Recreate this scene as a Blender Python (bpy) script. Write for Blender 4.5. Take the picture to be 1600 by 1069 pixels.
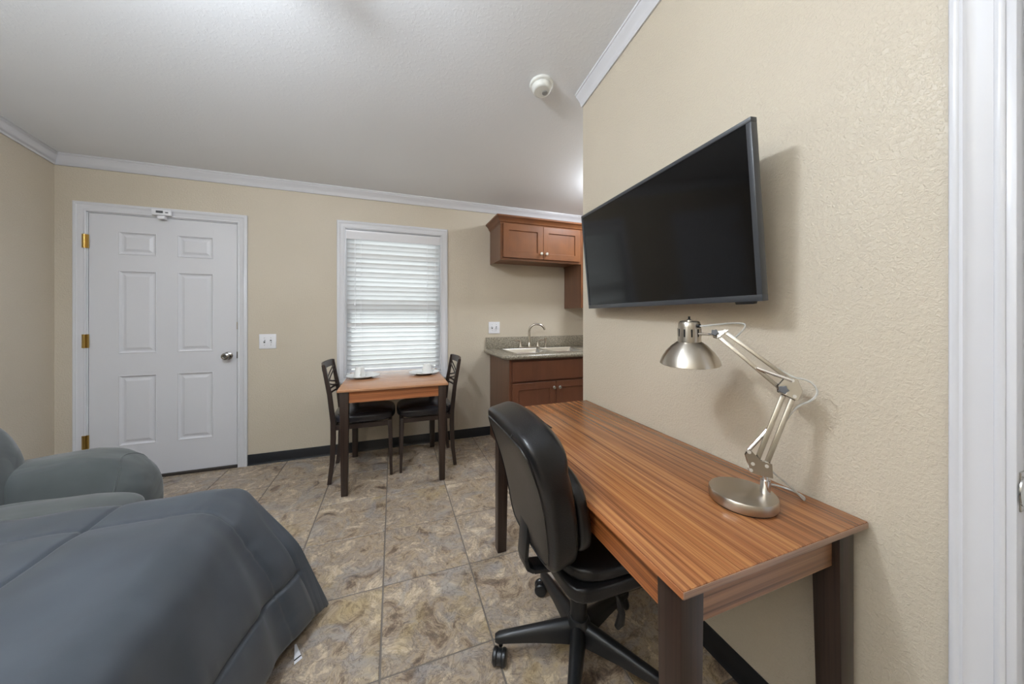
import bpy, bmesh, math, random
import numpy as np
from mathutils import Vector, Matrix, noise
from math import radians as rad, pi, sin, cos

# ------------------------------------------------------------------ reset
for o in list(bpy.data.objects):
    bpy.data.objects.remove(o, do_unlink=True)
scene = bpy.context.scene
C = scene.collection
random.seed(7)

# ------------------------------------------------------------------ camera (image taken as 1600 x 1069)
CAM_Z = 1.245
cam_d = bpy.data.cameras.new('camera')
cam = bpy.data.objects.new('camera', cam_d)
C.objects.link(cam)
cam.location = (0, 0, CAM_Z)
cam.rotation_euler = (rad(90), 0, -0.34886)
cam_d.sensor_fit = 'HORIZONTAL'
cam_d.sensor_width = 36.0
cam_d.lens = 36.0 * 509.5 / 1600
cam_d.shift_y = -(534.5 - 494.7) / 1600
cam_d.clip_start = 0.02
scene.camera = cam

# ------------------------------------------------------------------ daylight outside and exposure
world = bpy.data.worlds.new('daylight')
scene.world = world
world.use_nodes = True
wb = world.node_tree.nodes['Background']
wb.inputs[0].default_value = (0.93, 0.97, 1.0, 1)
wb.inputs[1].default_value = 2.3
FAN_EMIT = 255.0
KITCHEN_EMIT = 95.0
FILL_EMIT = 590.0  # added fill uplight, raises the general brightness
vs = scene.view_settings
vs.view_transform = 'Standard'
vs.look = 'None'
vs.gamma = 1
vs.use_curve_mapping = False
vs.exposure = 0.04

# ------------------------------------------------------------------ materials
def srgb(r, g, b):
    f = lambda c: (c / 255 / 12.92) if c / 255 <= 0.04045 else ((c / 255 + 0.055) / 1.055) ** 2.4
    return (f(r), f(g), f(b), 1)

class Mat:
    """small helper round one node tree"""
    def __init__(self, name, rgb, rough=0.5, metal=0.0, **kw):
        self.m = bpy.data.materials.new(name)
        self.m.use_nodes = True
        self.t = self.m.node_tree
        self.b = self.t.nodes['Principled BSDF']
        self.b.inputs['Base Color'].default_value = srgb(*rgb)
        self.b.inputs['Roughness'].default_value = rough
        self.b.inputs['Metallic'].default_value = metal
        for k, v in kw.items():
            self.b.inputs[k.replace('_', ' ')].default_value = v
    def n(self, typ, **kw):
        nd = self.t.nodes.new(typ)
        for k, v in kw.items():
            if k.startswith('i_'):
                nd.inputs[k[2:].replace('_', ' ')].default_value = v
            else:
                setattr(nd, k, v)
        return nd
    def l(self, a, b):
        self.t.links.new(a, b)
    def coords(self, scale=(1, 1, 1), kind='Object', rnd=0.0):
        tc = self.n('ShaderNodeTexCoord')
        mp = self.n('ShaderNodeMapping')
        mp.inputs['Scale'].default_value = scale
        src = tc.outputs[kind]
        if rnd:
            oi = self.n('ShaderNodeObjectInfo')
            ml = self.n('ShaderNodeMath', operation='MULTIPLY')
            ml.inputs[1].default_value = rnd
            self.l(oi.outputs['Random'], ml.inputs[0])
            cb = self.n('ShaderNodeCombineXYZ')
            self.l(ml.outputs[0], cb.inputs[0]); self.l(ml.outputs[0], cb.inputs[2])
            ad = self.n('ShaderNodeVectorMath', operation='ADD')
            self.l(src, ad.inputs[0]); self.l(cb.outputs[0], ad.inputs[1])
            src = ad.outputs[0]
        self.l(src, mp.inputs[0])
        return mp.outputs[0]
    def noise(self, vec, scale, detail=4, rough=0.55, dist=0.0):
        nd = self.n('ShaderNodeTexNoise')
        nd.inputs['Scale'].default_value = scale
        nd.inputs['Detail'].default_value = detail
        nd.inputs['Roughness'].default_value = rough
        nd.inputs['Distortion'].default_value = dist
        self.l(vec, nd.inputs['Vector'])
        return nd.outputs['Fac']
    def ramp(self, fac, stops, interp='LINEAR'):
        r = self.n('ShaderNodeValToRGB')
        r.color_ramp.interpolation = interp
        el = r.color_ramp.elements
        while len(el) > 1:
            el.remove(el[-1])
        el[0].position = stops[0][0]; el[0].color = stops[0][1]
        for p, c in stops[1:]:
            e = el.new(p); e.color = c
        self.l(fac, r.inputs[0])
        return r.outputs[0]
    def mix(self, fac, a, b, blend='MIX'):
        m = self.n('ShaderNodeMix', data_type='RGBA', blend_type=blend)
        for s, v in ((m.inputs[0], fac), (m.inputs[6], a), (m.inputs[7], b)):
            if hasattr(v, 'links') or isinstance(v, bpy.types.NodeSocket):
                self.l(v, s)
            else:
                s.default_value = v
        return m.outputs[2]
    def color(self, sock):
        self.l(sock, self.b.inputs['Base Color'])
    def bump(self, sock, strength=0.2, dist=0.002):
        b = self.n('ShaderNodeBump')
        b.inputs['Strength'].default_value = strength
        b.inputs['Distance'].default_value = dist
        self.l(sock, b.inputs['Height'])
        self.l(b.outputs[0], self.b.inputs['Normal'])

def wall_paint():
    M = Mat('tan_wall_paint', (203, 192, 174), 0.42)
    v = M.coords()
    a = M.noise(v, 120, 3, 0.6, 0.6)
    a2 = M.ramp(a, [(0.42, (0, 0, 0, 1)), (0.62, (1, 1, 1, 1))])
    b = M.noise(v, 1.3, 2)
    M.color(M.ramp(b, [(0.3, srgb(200, 189, 170)), (0.7, srgb(206, 195, 177))]))
    M.bump(a2, 0.5, 0.0018)
    return M.m
def ceiling_paint():
    M = Mat('white_ceiling_paint', (233, 234, 236), 0.7)
    v = M.coords()
    a = M.ramp(M.noise(v, 60, 3, 0.6, 0.5), [(0.5, (0, 0, 0, 1)), (0.66, (1, 1, 1, 1))])
    M.bump(a, 0.22, 0.0015)
    return M.m
def trim_white():
    M = Mat('white_trim_gloss', (213, 213, 217), 0.28)
    v = M.coords((1, 1, 0.15))
    M.bump(M.noise(v, 60, 2), 0.05, 0.001)
    return M.m
def door_white():
    M = Mat('white_door_paint', (214, 214, 218), 0.36)
    M.bump(M.noise(M.coords((1, 1, 0.1)), 150, 2), 0.05, 0.0006)
    return M.m
def tile_mat():
    M = Mat('slate_print_tile', (120, 100, 80), 0.33)
    v = M.coords((1, 1, 1), 'Object', 37.0)
    wv = M.n('ShaderNodeTexNoise'); wv.inputs['Scale'].default_value = 5.5; wv.inputs['Detail'].default_value = 3
    M.l(v, wv.inputs['Vector'])
    sc = M.n('ShaderNodeVectorMath', operation='MULTIPLY_ADD')
    M.l(wv.outputs['Color'], sc.inputs[0]); sc.inputs[1].default_value = (0.12, 0.12, 0.0); M.l(v, sc.inputs[2])
    w = sc.outputs[0]
    big = M.noise(w, 9.0, 8, 0.68, 0.7)
    base = M.ramp(big, [(0.30, srgb(84, 71, 61)), (0.40, srgb(134, 115, 98)), (0.47, srgb(184, 165, 140)), (0.53, srgb(160, 146, 133)),
                        (0.60, srgb(203, 184, 158)), (0.70, srgb(224, 212, 192))])
    och = M.ramp(M.noise(v, 3.4, 4, 0.6, 0.6), [(0.56, (0, 0, 0, 1)), (0.72, (0.6, 0.6, 0.6, 1))])
    base = M.mix(och, base, srgb(186, 164, 118))
    grey = M.ramp(M.noise(w, 4.2, 5, 0.6, 1.6), [(0.52, (0, 0, 0, 1)), (0.66, (0.8, 0.8, 0.8, 1))])
    base = M.mix(grey, base, srgb(162, 156, 152))
    fine = M.noise(w, 46, 9, 0.72, 1.2)
    base = M.mix(0.75, base, M.ramp(fine, [(0.30, (0.22, 0.20, 0.19, 1)), (0.46, (1, 1, 1, 1)), (0.56, (0.84, 0.82, 0.8, 1)), (0.68, (1.35, 1.33, 1.28, 1))]), 'MULTIPLY')
    vein = M.ramp(M.noise(w, 15, 7, 0.7, 1.2), [(0.465, (1, 1, 1, 1)), (0.495, (0.36, 0.33, 0.32, 1)), (0.525, (1, 1, 1, 1))])
    base = M.mix(0.7, base, vein, 'MULTIPLY')
    M.color(base)
    M.bump(big, 0.25, 0.003)
    r = M.ramp(fine, [(0.3, (0.27, 0.27, 0.27, 1)), (0.7, (0.42, 0.42, 0.42, 1))])
    M.l(r, M.b.inputs['Roughness'])
    return M.m
def grout_mat():
    M = Mat('grey_grout', (118, 110, 102), 0.8)
    M.bump(M.noise(M.coords(), 300, 2), 0.2, 0.001)
    return M.m
def zebra_wood(name, dark, mid, light, axis, rough=0.3, sc=1.0):
    M = Mat(name, mid, rough)
    s = [46 * sc, 46 * sc, 46 * sc]; s[axis] = 0.55 * sc
    v = M.coords(tuple(s))
    a = M.noise(v, 1.0, 3, 0.6, 0.25)
    s2 = [190 * sc] * 3; s2[axis] = 1.6 * sc
    b = M.noise(M.coords(tuple(s2)), 1.0, 3, 0.65, 0.1)
    c1 = M.ramp(a, [(0.30, srgb(*dark)), (0.45, srgb(*mid)), (0.58, srgb(*[int(0.5 * (x + y)) for x, y in zip(mid, light)])), (0.68, srgb(*light)), (0.8, srgb(*mid))])
    c2 = M.ramp(b, [(0.34, (0.55, 0.5, 0.46, 1)), (0.48, (1, 1, 1, 1)), (0.7, (1.18, 1.12, 1.02, 1))])
    M.color(M.mix(0.85, c1, c2, 'MULTIPLY'))
    M.bump(b, 0.06, 0.0006)
    return M.m
def cab_wood(name, c0, c1, axis):
    M = Mat(name, c0, 0.34)
    s = [22, 22, 22]; s[axis] = 2.0
    a = M.noise(M.coords(tuple(s)), 1.0, 4, 0.6, 0.5)
    b = M.noise(M.coords(), 3.0, 3)
    col = M.ramp(a, [(0.3, srgb(*[int(x * 0.86) for x in c0])), (0.7, srgb(*c0))])
    M.color(M.mix(M.ramp(b, [(0.35, (0, 0, 0, 1)), (0.75, (0.65, 0.65, 0.65, 1))]), col, srgb(*c1)))
    return M.m
def granite():
    M = Mat('speckled_granite', (150, 140, 122), 0.2)
    v = M.coords()
    a = M.noise(v, 105, 3, 0.7)
    c = M.ramp(a, [(0.33, srgb(62, 57, 50)), (0.44, srgb(120, 111, 96)), (0.52, srgb(165, 156, 138)), (0.66, srgb(212, 206, 192))], 'CONSTANT')
    b = M.noise(v, 220, 2)
    M.color(M.mix(0.5, c, M.ramp(b, [(0.4, srgb(108, 100, 86)), (0.6, srgb(188, 180, 163))])))
    return M.m
def leather(name, rgb, rough=0.33):
    M = Mat(name, rgb, rough)
    v = M.coords()
    vo = M.n('ShaderNodeTexVoronoi'); vo.inputs['Scale'].default_value = 260
    M.l(v, vo.inputs['Vector'])
    w = M.noise(v, 9, 3)
    M.bump(M.mix(0.75, vo.outputs['Distance'], w), 0.25, 0.003)
    return M.m
def cloth(name, rgb, rough=0.85, sheen=0.25, scale=500, bump=0.2, wrinkle=0.0):
    M = Mat(name, rgb, rough)
    M.b.inputs['Sheen Weight'].default_value = sheen
    v = M.coords()
    a = M.noise(v, 6, 3)
    c0 = tuple(int(x * 0.93) for x in rgb); c1 = tuple(min(255, int(x * 1.06)) for x in rgb)
    M.color(M.ramp(a, [(0.35, srgb(*c0)), (0.65, srgb(*c1))]))
    if wrinkle:
        wv = M.ramp(M.noise(M.coords((2.0, 5, 5)), 1.3, 1.5, 0.5, 0.8), [(0.35, (0, 0, 0, 1)), (0.65, (1, 1, 1, 1))])
        M.bump(wv, wrinkle, 0.02)
    else:
        M.bump(M.noise(v, scale, 2), bump, 0.0008)
    return M.m
def brushed(name, rgb, rough=0.28, aniso=0.0):
    M = Mat(name, rgb, rough, 1.0)
    if aniso:
        M.b.inputs['Anisotropic'].default_value = aniso
    r = M.ramp(M.noise(M.coords((1, 1, 30)), 14, 3), [(0.3, (rough * 0.8,) * 3 + (1,)), (0.7, (rough * 1.2,) * 3 + (1,))])
    M.l(r, M.b.inputs['Roughness'])
    return M.m
def plastic(name, rgb, rough=0.4):
    M = Mat(name, rgb, rough)
    M.bump(M.noise(M.coords(), 400, 2), 0.04, 0.0004)
    return M.m
def emit(name, rgb, strength):
    M = Mat(name, (245, 245, 240), 0.4)
    M.b.inputs['Emission Color'].default_value = srgb(*rgb)
    M.b.inputs['Emission Strength'].default_value = strength
    return M.m
def blind_mat():
    M = Mat('white_blind_vinyl', (236, 236, 236), 0.42)
    t = M.n('ShaderNodeBsdfTranslucent'); t.inputs[0].default_value = srgb(235, 236, 238)
    mx = M.n('ShaderNodeMixShader'); mx.inputs[0].default_value = 0.13
    out = M.t.nodes['Material Output']
    M.l(M.b.outputs[0], mx.inputs[1]); M.l(t.outputs[0], mx.inputs[2]); M.l(mx.outputs[0], out.inputs[0])
    return M.m
def glass_mat():
    M = Mat('window_glass', (255, 255, 255), 0.02)
    tr = M.n('ShaderNodeBsdfTransparent'); tr.inputs[0].default_value = (0.95, 0.97, 0.96, 1)
    gl = M.n('ShaderNodeBsdfGlossy'); gl.inputs['Roughness'].default_value = 0.02
    mx = M.n('ShaderNodeMixShader'); mx.inputs[0].default_value = 0.07
    out = M.t.nodes['Material Output']
    M.l(tr.outputs[0], mx.inputs[1]); M.l(gl.outputs[0], mx.inputs[2]); M.l(mx.outputs[0], out.inputs[0])
    return M.m
def clear_plastic():
    M = Mat('clear_cord_sleeve', (225, 225, 220), 0.15)
    M.b.inputs['Transmission Weight'].default_value = 0.55
    return M.m

WALL = wall_paint(); CEIL = ceiling_paint(); TRIM = trim_white(); DOOR = door_white()
TILE = tile_mat(); GROUT = grout_mat()
BASEB = plastic('black_vinyl_base', (27, 29, 33), 0.38)
DESKTOP = zebra_wood('zebrano_laminate_along_wall', (98, 60, 38), (146, 94, 58), (182, 128, 80), 1, 0.25, 1.6)
APRON_Y = zebra_wood('zebrano_apron_front', (104, 58, 32), (152, 90, 50), (188, 122, 70), 1, 0.3, 1.5)
APRON_X = zebra_wood('zebrano_apron_side', (96, 66, 46), (138, 100, 74), (168, 128, 98), 0, 0.32)
EDGEF = zebra_wood('edge_band_front', (120, 66, 38), (164, 98, 58), (196, 130, 84), 1, 0.3, 1.2)
EDGES = zebra_wood('edge_band_side_sheen', (132, 104, 86), (150, 118, 98), (166, 134, 112), 0, 0.3, 1.2)  # greyed: light reflected off the near edge is put into the colour
TABLETOP = zebra_wood('teak_laminate_tabletop', (156, 110, 78), (182, 134, 100), (198, 150, 114), 0, 0.22, 1.2)
TAPRON = zebra_wood('teak_laminate_apron', (122, 72, 44), (156, 96, 60), (180, 116, 74), 0, 0.3, 1.2)
LEGW = zebra_wood('dark_espresso_wood', (36, 26, 21), (48, 35, 29), (58, 43, 36), 2, 0.34)
CABB = cab_wood('brown_cabinet_wood', (110, 69, 51), (116, 72, 50), 2)
CABU = cab_wood('warm_cabinet_wood', (106, 64, 40), (142, 88, 48), 2)
CABS = cab_wood('cabinet_side_veneer', (120, 86, 66), (112, 76, 56), 2)
GRAN = granite()
def turned(name, rgb, rough, an):
    M = Mat(name, rgb, rough, 1.0)
    M.b.inputs['Anisotropic'].default_value = an
    M.b.inputs['Anisotropic Rotation'].default_value = 0.25
    tg_ = M.n('ShaderNodeTangent'); tg_.direction_type = 'RADIAL'; tg_.axis = 'Z'
    M.l(tg_.outputs[0], M.b.inputs['Tangent'])
    return M.m
TURNED = turned('turned_nickel', (190, 183, 172), 0.3, 0.75)
STEEL = Mat('brushed_stainless', (205, 203, 198), 0.25, 1.0).m
NICKEL = Mat('satin_nickel', (186, 180, 170), 0.26, 1.0).m
CHROME = Mat('polished_chrome', (225, 225, 228), 0.08, 1.0).m
BRASS = Mat('brass_hinge_metal', (186, 156, 92), 0.28, 1.0).m
KNOBM = Mat('dark_nickel', (150, 148, 145), 0.18, 1.0).m
PLATE = plastic('white_switch_plastic', (232, 232, 236), 0.3)
BLACKP = plastic('black_plastic', (26, 27, 29), 0.36)
GREYP = plastic('grey_plastic', (92, 94, 98), 0.42)
BLEATH = leather('black_bonded_leather', (20, 20, 22), 0.3)
VINYL = leather('black_seat_vinyl', (44, 43, 48), 0.24)
FRAMEB = plastic('bronze_brown_metal', (50, 38, 33), 0.4)
COMF = cloth('charcoal_comforter_microfibre', (61, 67, 75), 0.48, 0.12, 350, 0.1)
COMFB = cloth('black_comforter_underside', (38, 40, 44), 0.6, 0.2, 350, 0.12)
SOFA = cloth('grey_stretch_slipcover', (78, 83, 83), 0.9, 0.3, 420, 0.25, 0.3)
SHEET = cloth('white_mattress_ticking', (205, 205, 205), 0.9)
CHINA = Mat('white_glazed_china', (232, 232, 230), 0.12).m
TVB = plastic('dark_grey_tv_bezel', (58, 60, 64), 0.32)
TVS = Mat('tv_screen_glass', (5, 5, 6), 0.09, 0.0).m
TVS.node_tree.nodes['Principled BSDF'].inputs['Specular IOR Level'].default_value = 0.35
BLIND = blind_mat(); GLASS = glass_mat(); CLEAR = clear_plastic()
SMOKE = plastic('off_white_detector', (226, 226, 220), 0.4)
FANW = plastic('white_fan_enamel', (225, 225, 224), 0.4)
FANGLASS = emit('lit_frosted_shade', (236, 245, 255), FAN_EMIT)
FILLGLASS = emit('fill_uplight_lens', (234, 244, 255), FILL_EMIT)  # glow of the added fill uplight
KITGLASS = emit('lit_kitchen_dome', (236, 245, 255), KITCHEN_EMIT)
GROUND = Mat('outside_concrete', (205, 202, 196), 0.9).m
RUBBER = plastic('rubber_dark', (24, 24, 24), 0.6)

# ------------------------------------------------------------------ mesh helpers
def merge(bm, tmp):
    me = bpy.data.meshes.new('tmp'); tmp.to_mesh(me); tmp.free()
    bm.from_mesh(me); bpy.data.meshes.remove(me)
    return bm
def box(bm, x0, x1, y0, y1, z0, z1, bev=0.0, seg=2, M=None):
    t = bmesh.new()
    bmesh.ops.create_cube(t, size=1)
    for v in t.verts:
        v.co = Vector(((x0 + x1) / 2 + v.co.x * (x1 - x0), (y0 + y1) / 2 + v.co.y * (y1 - y0), (z0 + z1) / 2 + v.co.z * (z1 - z0)))
    if bev:
        bmesh.ops.bevel(t, geom=t.edges[:], offset=bev, segments=seg, profile=0.5, affect='EDGES')
    if M is not None:
        t.transform(M)
    return merge(bm, t)
def hexa(bm, low, high, bev=0.0):
    """low, high: four corners each, same winding"""
    t = bmesh.new()
    vs_ = [t.verts.new(p) for p in list(low) + list(high)]
    t.faces.new(vs_[3::-1]); t.faces.new(vs_[4:])
    for i in range(4):
        j = (i + 1) % 4
        t.faces.new((vs_[i], vs_[j], vs_[4 + j], vs_[4 + i]))
    bmesh.ops.recalc_face_normals(t, faces=t.faces[:])
    if bev:
        bmesh.ops.bevel(t, geom=t.edges[:], offset=bev, segments=2, profile=0.5, affect='EDGES')
    return merge(bm, t)
def taper_leg(bm, cx, cy, w0, w1, z0, z1, dx=0, dy=0, bev=0.003):
    """w0 at floor, w1 at top; dx, dy shift of the foot"""
    a, b = w0 / 2, w1 / 2
    lo = [(cx + dx - a, cy + dy - a, z0), (cx + dx + a, cy + dy - a, z0), (cx + dx + a, cy + dy + a, z0), (cx + dx - a, cy + dy + a, z0)]
    hi = [(cx - b, cy - b, z1), (cx + b, cy - b, z1), (cx + b, cy + b, z1), (cx - b, cy + b, z1)]
    return hexa(bm, lo, hi, bev)
def frame_at(d):
    d = d.normalized()
    up = Vector((0, 0, 1)) if abs(d.z) < 0.95 else Vector((1, 0, 0))
    x = d.cross(up).normalized(); y = x.cross(d).normalized()
    return x, y
def tube(bm, pts, r, n=10, caps=True, flat=1.0, up=None):
    pts = [Vector(p) for p in pts]
    rs = r if isinstance(r, (list, tuple)) else [r] * len(pts)
    t = bmesh.new(); rings = []
    px = None
    for i, p in enumerate(pts):
        if i == 0: d = pts[1] - pts[0]
        elif i == len(pts) - 1: d = pts[-1] - pts[-2]
        else: d = (pts[i + 1] - pts[i]).normalized() + (pts[i] - pts[i - 1]).normalized()
        d.normalize()
        if px is None:
            x, y = frame_at(d)
            if up is not None:
                y = Vector(up); y = (y - d * y.dot(d)).normalized(); x = d.cross(y)
        else:
            x = (px - d * px.dot(d)).normalized(); y = x.cross(d) * -1
        px = x
        y = d.cross(x)
        rings.append([t.verts.new(p + (x * cos(2 * pi * k / n) + y * sin(2 * pi * k / n) * flat) * rs[i]) for k in range(n)])
    for a, b in zip(rings, rings[1:]):
        for k in range(n):
            t.faces.new((a[k], a[(k + 1) % n], b[(k + 1) % n], b[k]))
    if caps:
        t.faces.new(rings[0][::-1]); t.faces.new(rings[-1])
    bmesh.ops.recalc_face_normals(t, faces=t.faces[:])
    return merge(bm, t)
def cyl(bm, p0, p1, r0, r1=None, n=20):
    return tube(bm, [p0, p1], [r0, r0 if r1 is None else r1], n)
def lathe(bm, prof, n=32, c=(0, 0, 0), M=None):
    """prof: (radius, height) list; open unless radius 0 at the ends"""
    t = bmesh.new(); rings = []
    for r, z in prof:
        if r < 1e-6:
            rings.append([t.verts.new((0, 0, z))])
        else:
            rings.append([t.verts.new((r * cos(2 * pi * k / n), r * sin(2 * pi * k / n), z)) for k in range(n)])
    for a, b in zip(rings, rings[1:]):
        for k in range(n):
            k2 = (k + 1) % n
            if len(a) == 1 and len(b) == 1: continue
            if len(a) == 1: t.faces.new((a[0], b[k], b[k2]))
            elif len(b) == 1: t.faces.new((a[k], a[k2], b[0]))
            else: t.faces.new((a[k], a[k2], b[k2], b[k]))
    bmesh.ops.recalc_face_normals(t, faces=t.faces[:])
    if M is not None: t.transform(M)
    t.transform(Matrix.Translation(c))
    return merge(bm, t)
def extrude_poly(bm, poly, vec, bev=0.0, seg=2):
    """poly: list of 3D points (planar); vec: extrusion"""
    t = bmesh.new()
    a = [t.verts.new(p) for p in poly]
    b = [t.verts.new(Vector(p) + Vector(vec)) for p in poly]
    n = len(poly)
    t.faces.new(a); t.faces.new(b[::-1])
    for i in range(n):
        t.faces.new((a[i], b[i], b[(i + 1) % n], a[(i + 1) % n]))
    bmesh.ops.recalc_face_normals(t, faces=t.faces[:])
    if bev:
        bmesh.ops.bevel(t, geom=t.edges[:], offset=bev, segments=seg, profile=0.5, affect='EDGES')
    return merge(bm, t)
def sweep(bm, prof, path, side, up=(0, 0, 1)):
    """sweep a 2D profile (a along side, b along up) over straight segments given as list of (point, sidevec)"""
    t = bmesh.new(); rings = []
    for p, s in zip(path, side):
        rings.append([t.verts.new(Vector(p) + Vector(s) * a + Vector(up) * b) for a, b in prof])
    n = len(prof)
    for r0, r1 in zip(rings, rings[1:]):
        for k in range(n):
            t.faces.new((r0[k], r0[(k + 1) % n], r1[(k + 1) % n], r1[k]))
    t.faces.new(rings[0][::-1]); t.faces.new(rings[-1])
    bmesh.ops.recalc_face_normals(t, faces=t.faces[:])
    return merge(bm, t)
def nested(bm, P, rects):
    """P(u, v, w): local to 3D; rects: list of (u0, u1, v0, v1, w) from outside in, last one capped"""
    t = bmesh.new(); rings = []
    for u0, u1, v0, v1, w in rects:
        rings.append([t.verts.new(P(u, v, w)) for u, v in ((u0, v0), (u1, v0), (u1, v1), (u0, v1))])
    for a, b in zip(rings, rings[1:]):
        for k in range(4):
            t.faces.new((a[k], a[(k + 1) % 4], b[(k + 1) % 4], b[k]))
    t.faces.new(rings[-1])
    bmesh.ops.recalc_face_normals(t, faces=t.faces[:])
    return merge(bm, t)
def soft_box(bm, x0, x1, y0, y1, z0, z1, pw=3.2, n=14, M=None, fn=None):
    """superellipsoid cushion"""
    t = bmesh.new()
    bmesh.ops.create_cube(t, size=2)
    bmesh.ops.subdivide_edges(t, edges=t.edges[:], cuts=n, use_grid_fill=True)
    for v in t.verts:
        x, y, z = v.co
        m = max(abs(x), abs(y), abs(z))
        l = (abs(x) ** pw + abs(y) ** pw + abs(z) ** pw) ** (1 / pw)
        k = m / l
        x, y, z = x * k, y * k, z * k
        p = Vector(((x0 + x1) / 2 + x * (x1 - x0) / 2, (y0 + y1) / 2 + y * (y1 - y0) / 2, (z0 + z1) / 2 + z * (z1 - z0) / 2))
        v.co = fn(p, (x, y, z)) if fn else p
    if M is not None: t.transform(M)
    return merge(bm, t)
def mobj(name, bm, mat, parent=None, smooth=True, angle=35):
    me = bpy.data.meshes.new(name)
    bm.to_mesh(me); bm.free()
    me.materials.append(mat)
    if smooth:
        me.polygons.foreach_set('use_smooth', [True] * len(me.polygons))
        me.set_sharp_from_angle(angle=rad(angle))
    o = bpy.data.objects.new(name, me)
    C.objects.link(o)
    if parent is not None: o.parent = parent
    return o
def B(): return bmesh.new()
def tag(o, label, cat, group=None):
    o['label'] = label; o['category'] = cat
    if group: o['group'] = group
    return o
def thing(name, label, cat, loc=(0, 0, 0), rotz=0.0, group=None):
    o = bpy.data.objects.new(name, None)
    o.empty_display_size = 0.05
    C.objects.link(o)
    o.location = loc; o.rotation_euler = (0, 0, rotz)
    return tag(o, label, cat, group)
def struct(name, bm, mat, label=None, **kw):
    o = mobj(name, bm, mat, **kw)
    o['kind'] = 'structure'
    if label: o['label'] = label
    return o
def copy_tree(o, parent=None):
    c = o.copy(); C.objects.link(c)
    if parent is not None: c.parent = parent
    for ch in list(o.children):
        copy_tree(ch, c)
    return c

# ------------------------------------------------------------------ room shell
XL, XR, XK = -2.28, 1.11, 2.62       # left wall, desk wall, kitchen side wall
YF, YB, YP = 3.312, -1.75, 1.757     # far wall, back wall, end of the desk wall
SL = 0.14                            # vaulted ceiling slope
def ceil_z(y): return 2.40 + SL * (YF - y)
ZT = 3.25
TH = 0.13
# window and door openings
WX0, WX1, WZ0, WZ1 = -0.412, 0.446, 0.700, 2.052
DX0, DX1, DZ1 = -2.112, -1.208, 2.018
b = B()
for x0, x1, z0, z1 in ((XL - TH, DX0, -0.05, ZT), (DX0, DX1, DZ1, ZT), (DX1, WX0, -0.05, ZT), (WX0, WX1, -0.05, WZ0), (WX0, WX1, WZ1, ZT), (WX1, XK + TH, -0.05, ZT)):
    box(b, x0, x1, YF, YF + TH, z0, z1)
struct('wall_far', b, WALL, 'tan textured wall with the entry door and window', smooth=False)
b = B(); box(b, XL - TH, XL, YB - TH, YF, -0.05, ZT + 0.2)
struct('wall_left', b, WALL, 'tan textured side wall behind the grey sofa', smooth=False)
RDY0, RDY1, RDZ = -0.52, 0.258, 2.03
b = B()
for y0, y1, z0, z1 in ((YB, RDY0, -0.05, ZT + 0.2), (RDY0, RDY1, RDZ, ZT + 0.2), (RDY1, YP, -0.05, ZT + 0.2)):
    box(b, XR, XR + TH, y0, y1, z0, z1)
struct('wall_right', b, WALL, 'tan textured partition wall carrying the television', smooth=False)
b = B(); box(b, XL - TH, XR + TH, YB - TH, YB, -0.05, ZT + 0.3)
struct('wall_back', b, WALL, 'tan wall behind the bed', smooth=False)
b = B(); box(b, XR + TH, XK + TH, YP - TH, YP, -0.05, ZT)
struct('wall_kitchen_rear', b, WALL, 'tan wall of the kitchen corner facing the sink', smooth=False)
b = B(); box(b, XK, XK + TH, YP, YF, -0.05, ZT)
struct('wall_kitchen_side', b, WALL, 'tan side wall at the end of the kitchen counter', smooth=False)
b = B()
hexa(b, [(XL - TH, YB - TH, ceil_z(YB - TH)), (XK + TH, YB - TH, ceil_z(YB - TH)), (XK + TH, YF + TH, ceil_z(YF + TH)), (XL - TH, YF + TH, ceil_z(YF + TH))],
     [(XL - TH, YB - TH, ceil_z(YB - TH) + 0.1), (XK + TH, YB - TH, ceil_z(YB - TH) + 0.1), (XK + TH, YF + TH, ceil_z(YF + TH) + 0.1), (XL - TH, YF + TH, ceil_z(YF + TH) + 0.1)])
struct('ceiling', b, CEIL, 'white vaulted ceiling with light texture', smooth=False)

# floor: grout bed and single tiles
b = B(); box(b, XL - TH, XK + TH, YB - TH, YF + TH, -0.06, -0.003)
floor = struct('floor', b, GROUT, 'brown and grey slate print tile floor with grey grout', smooth=False)
TS = 0.4055; GAP = 0.0065
b = B(); box(b, -TS / 2 + GAP / 2, TS / 2 - GAP / 2, -TS / 2 + GAP / 2, TS / 2 - GAP / 2, -0.012, 0.0, 0.0016, 1)
tile_me = None
full = {}
def tile_mesh(x0, x1, y0, y1):
    key = tuple(round(k, 4) for k in (x0, x1, y0, y1))
    if key not in full:
        bb = B(); box(bb, x0, x1, y0, y1, -0.012, 0.0, 0.0016, 1)
        me = bpy.data.meshes.new('tile'); bb.to_mesh(me); bb.free(); me.materials.append(TILE)
        full[key] = me
    return full[key]
b.free()
GX, GY = -0.0445, 1.207
nx0, nx1 = math.floor((XL - GX) / TS), math.ceil((XK - GX) / TS)
ny0, ny1 = math.floor((YB - GY) / 0.4115), math.ceil((YF - GY) / 0.4115)
TY = 0.4115
for i in range(nx0, nx1):
    for j in range(ny0, ny1):
        cx, cy = GX + (i + .5) * TS, GY + (j + .5) * TY
        x0 = max(-TS / 2 + GAP / 2, XL - cx); x1 = min(TS / 2 - GAP / 2, XK - cx)
        y0 = max(-TY / 2 + GAP / 2, YB - cy); y1 = min(TY / 2 - GAP / 2, YF - cy)
        if cx - TS / 2 > XR + 0.14 and cy + TY / 2 < YP - TH: continue      # rooms behind the partition
        if x1 - x0 < 0.02 or y1 - y0 < 0.02: continue
        o = bpy.data.objects.new('tile', tile_mesh(x0, x1, y0, y1))
        C.objects.link(o); o.parent = floor
        o.location = (cx, cy, random.uniform(-0.0006, 0.0))

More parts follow.
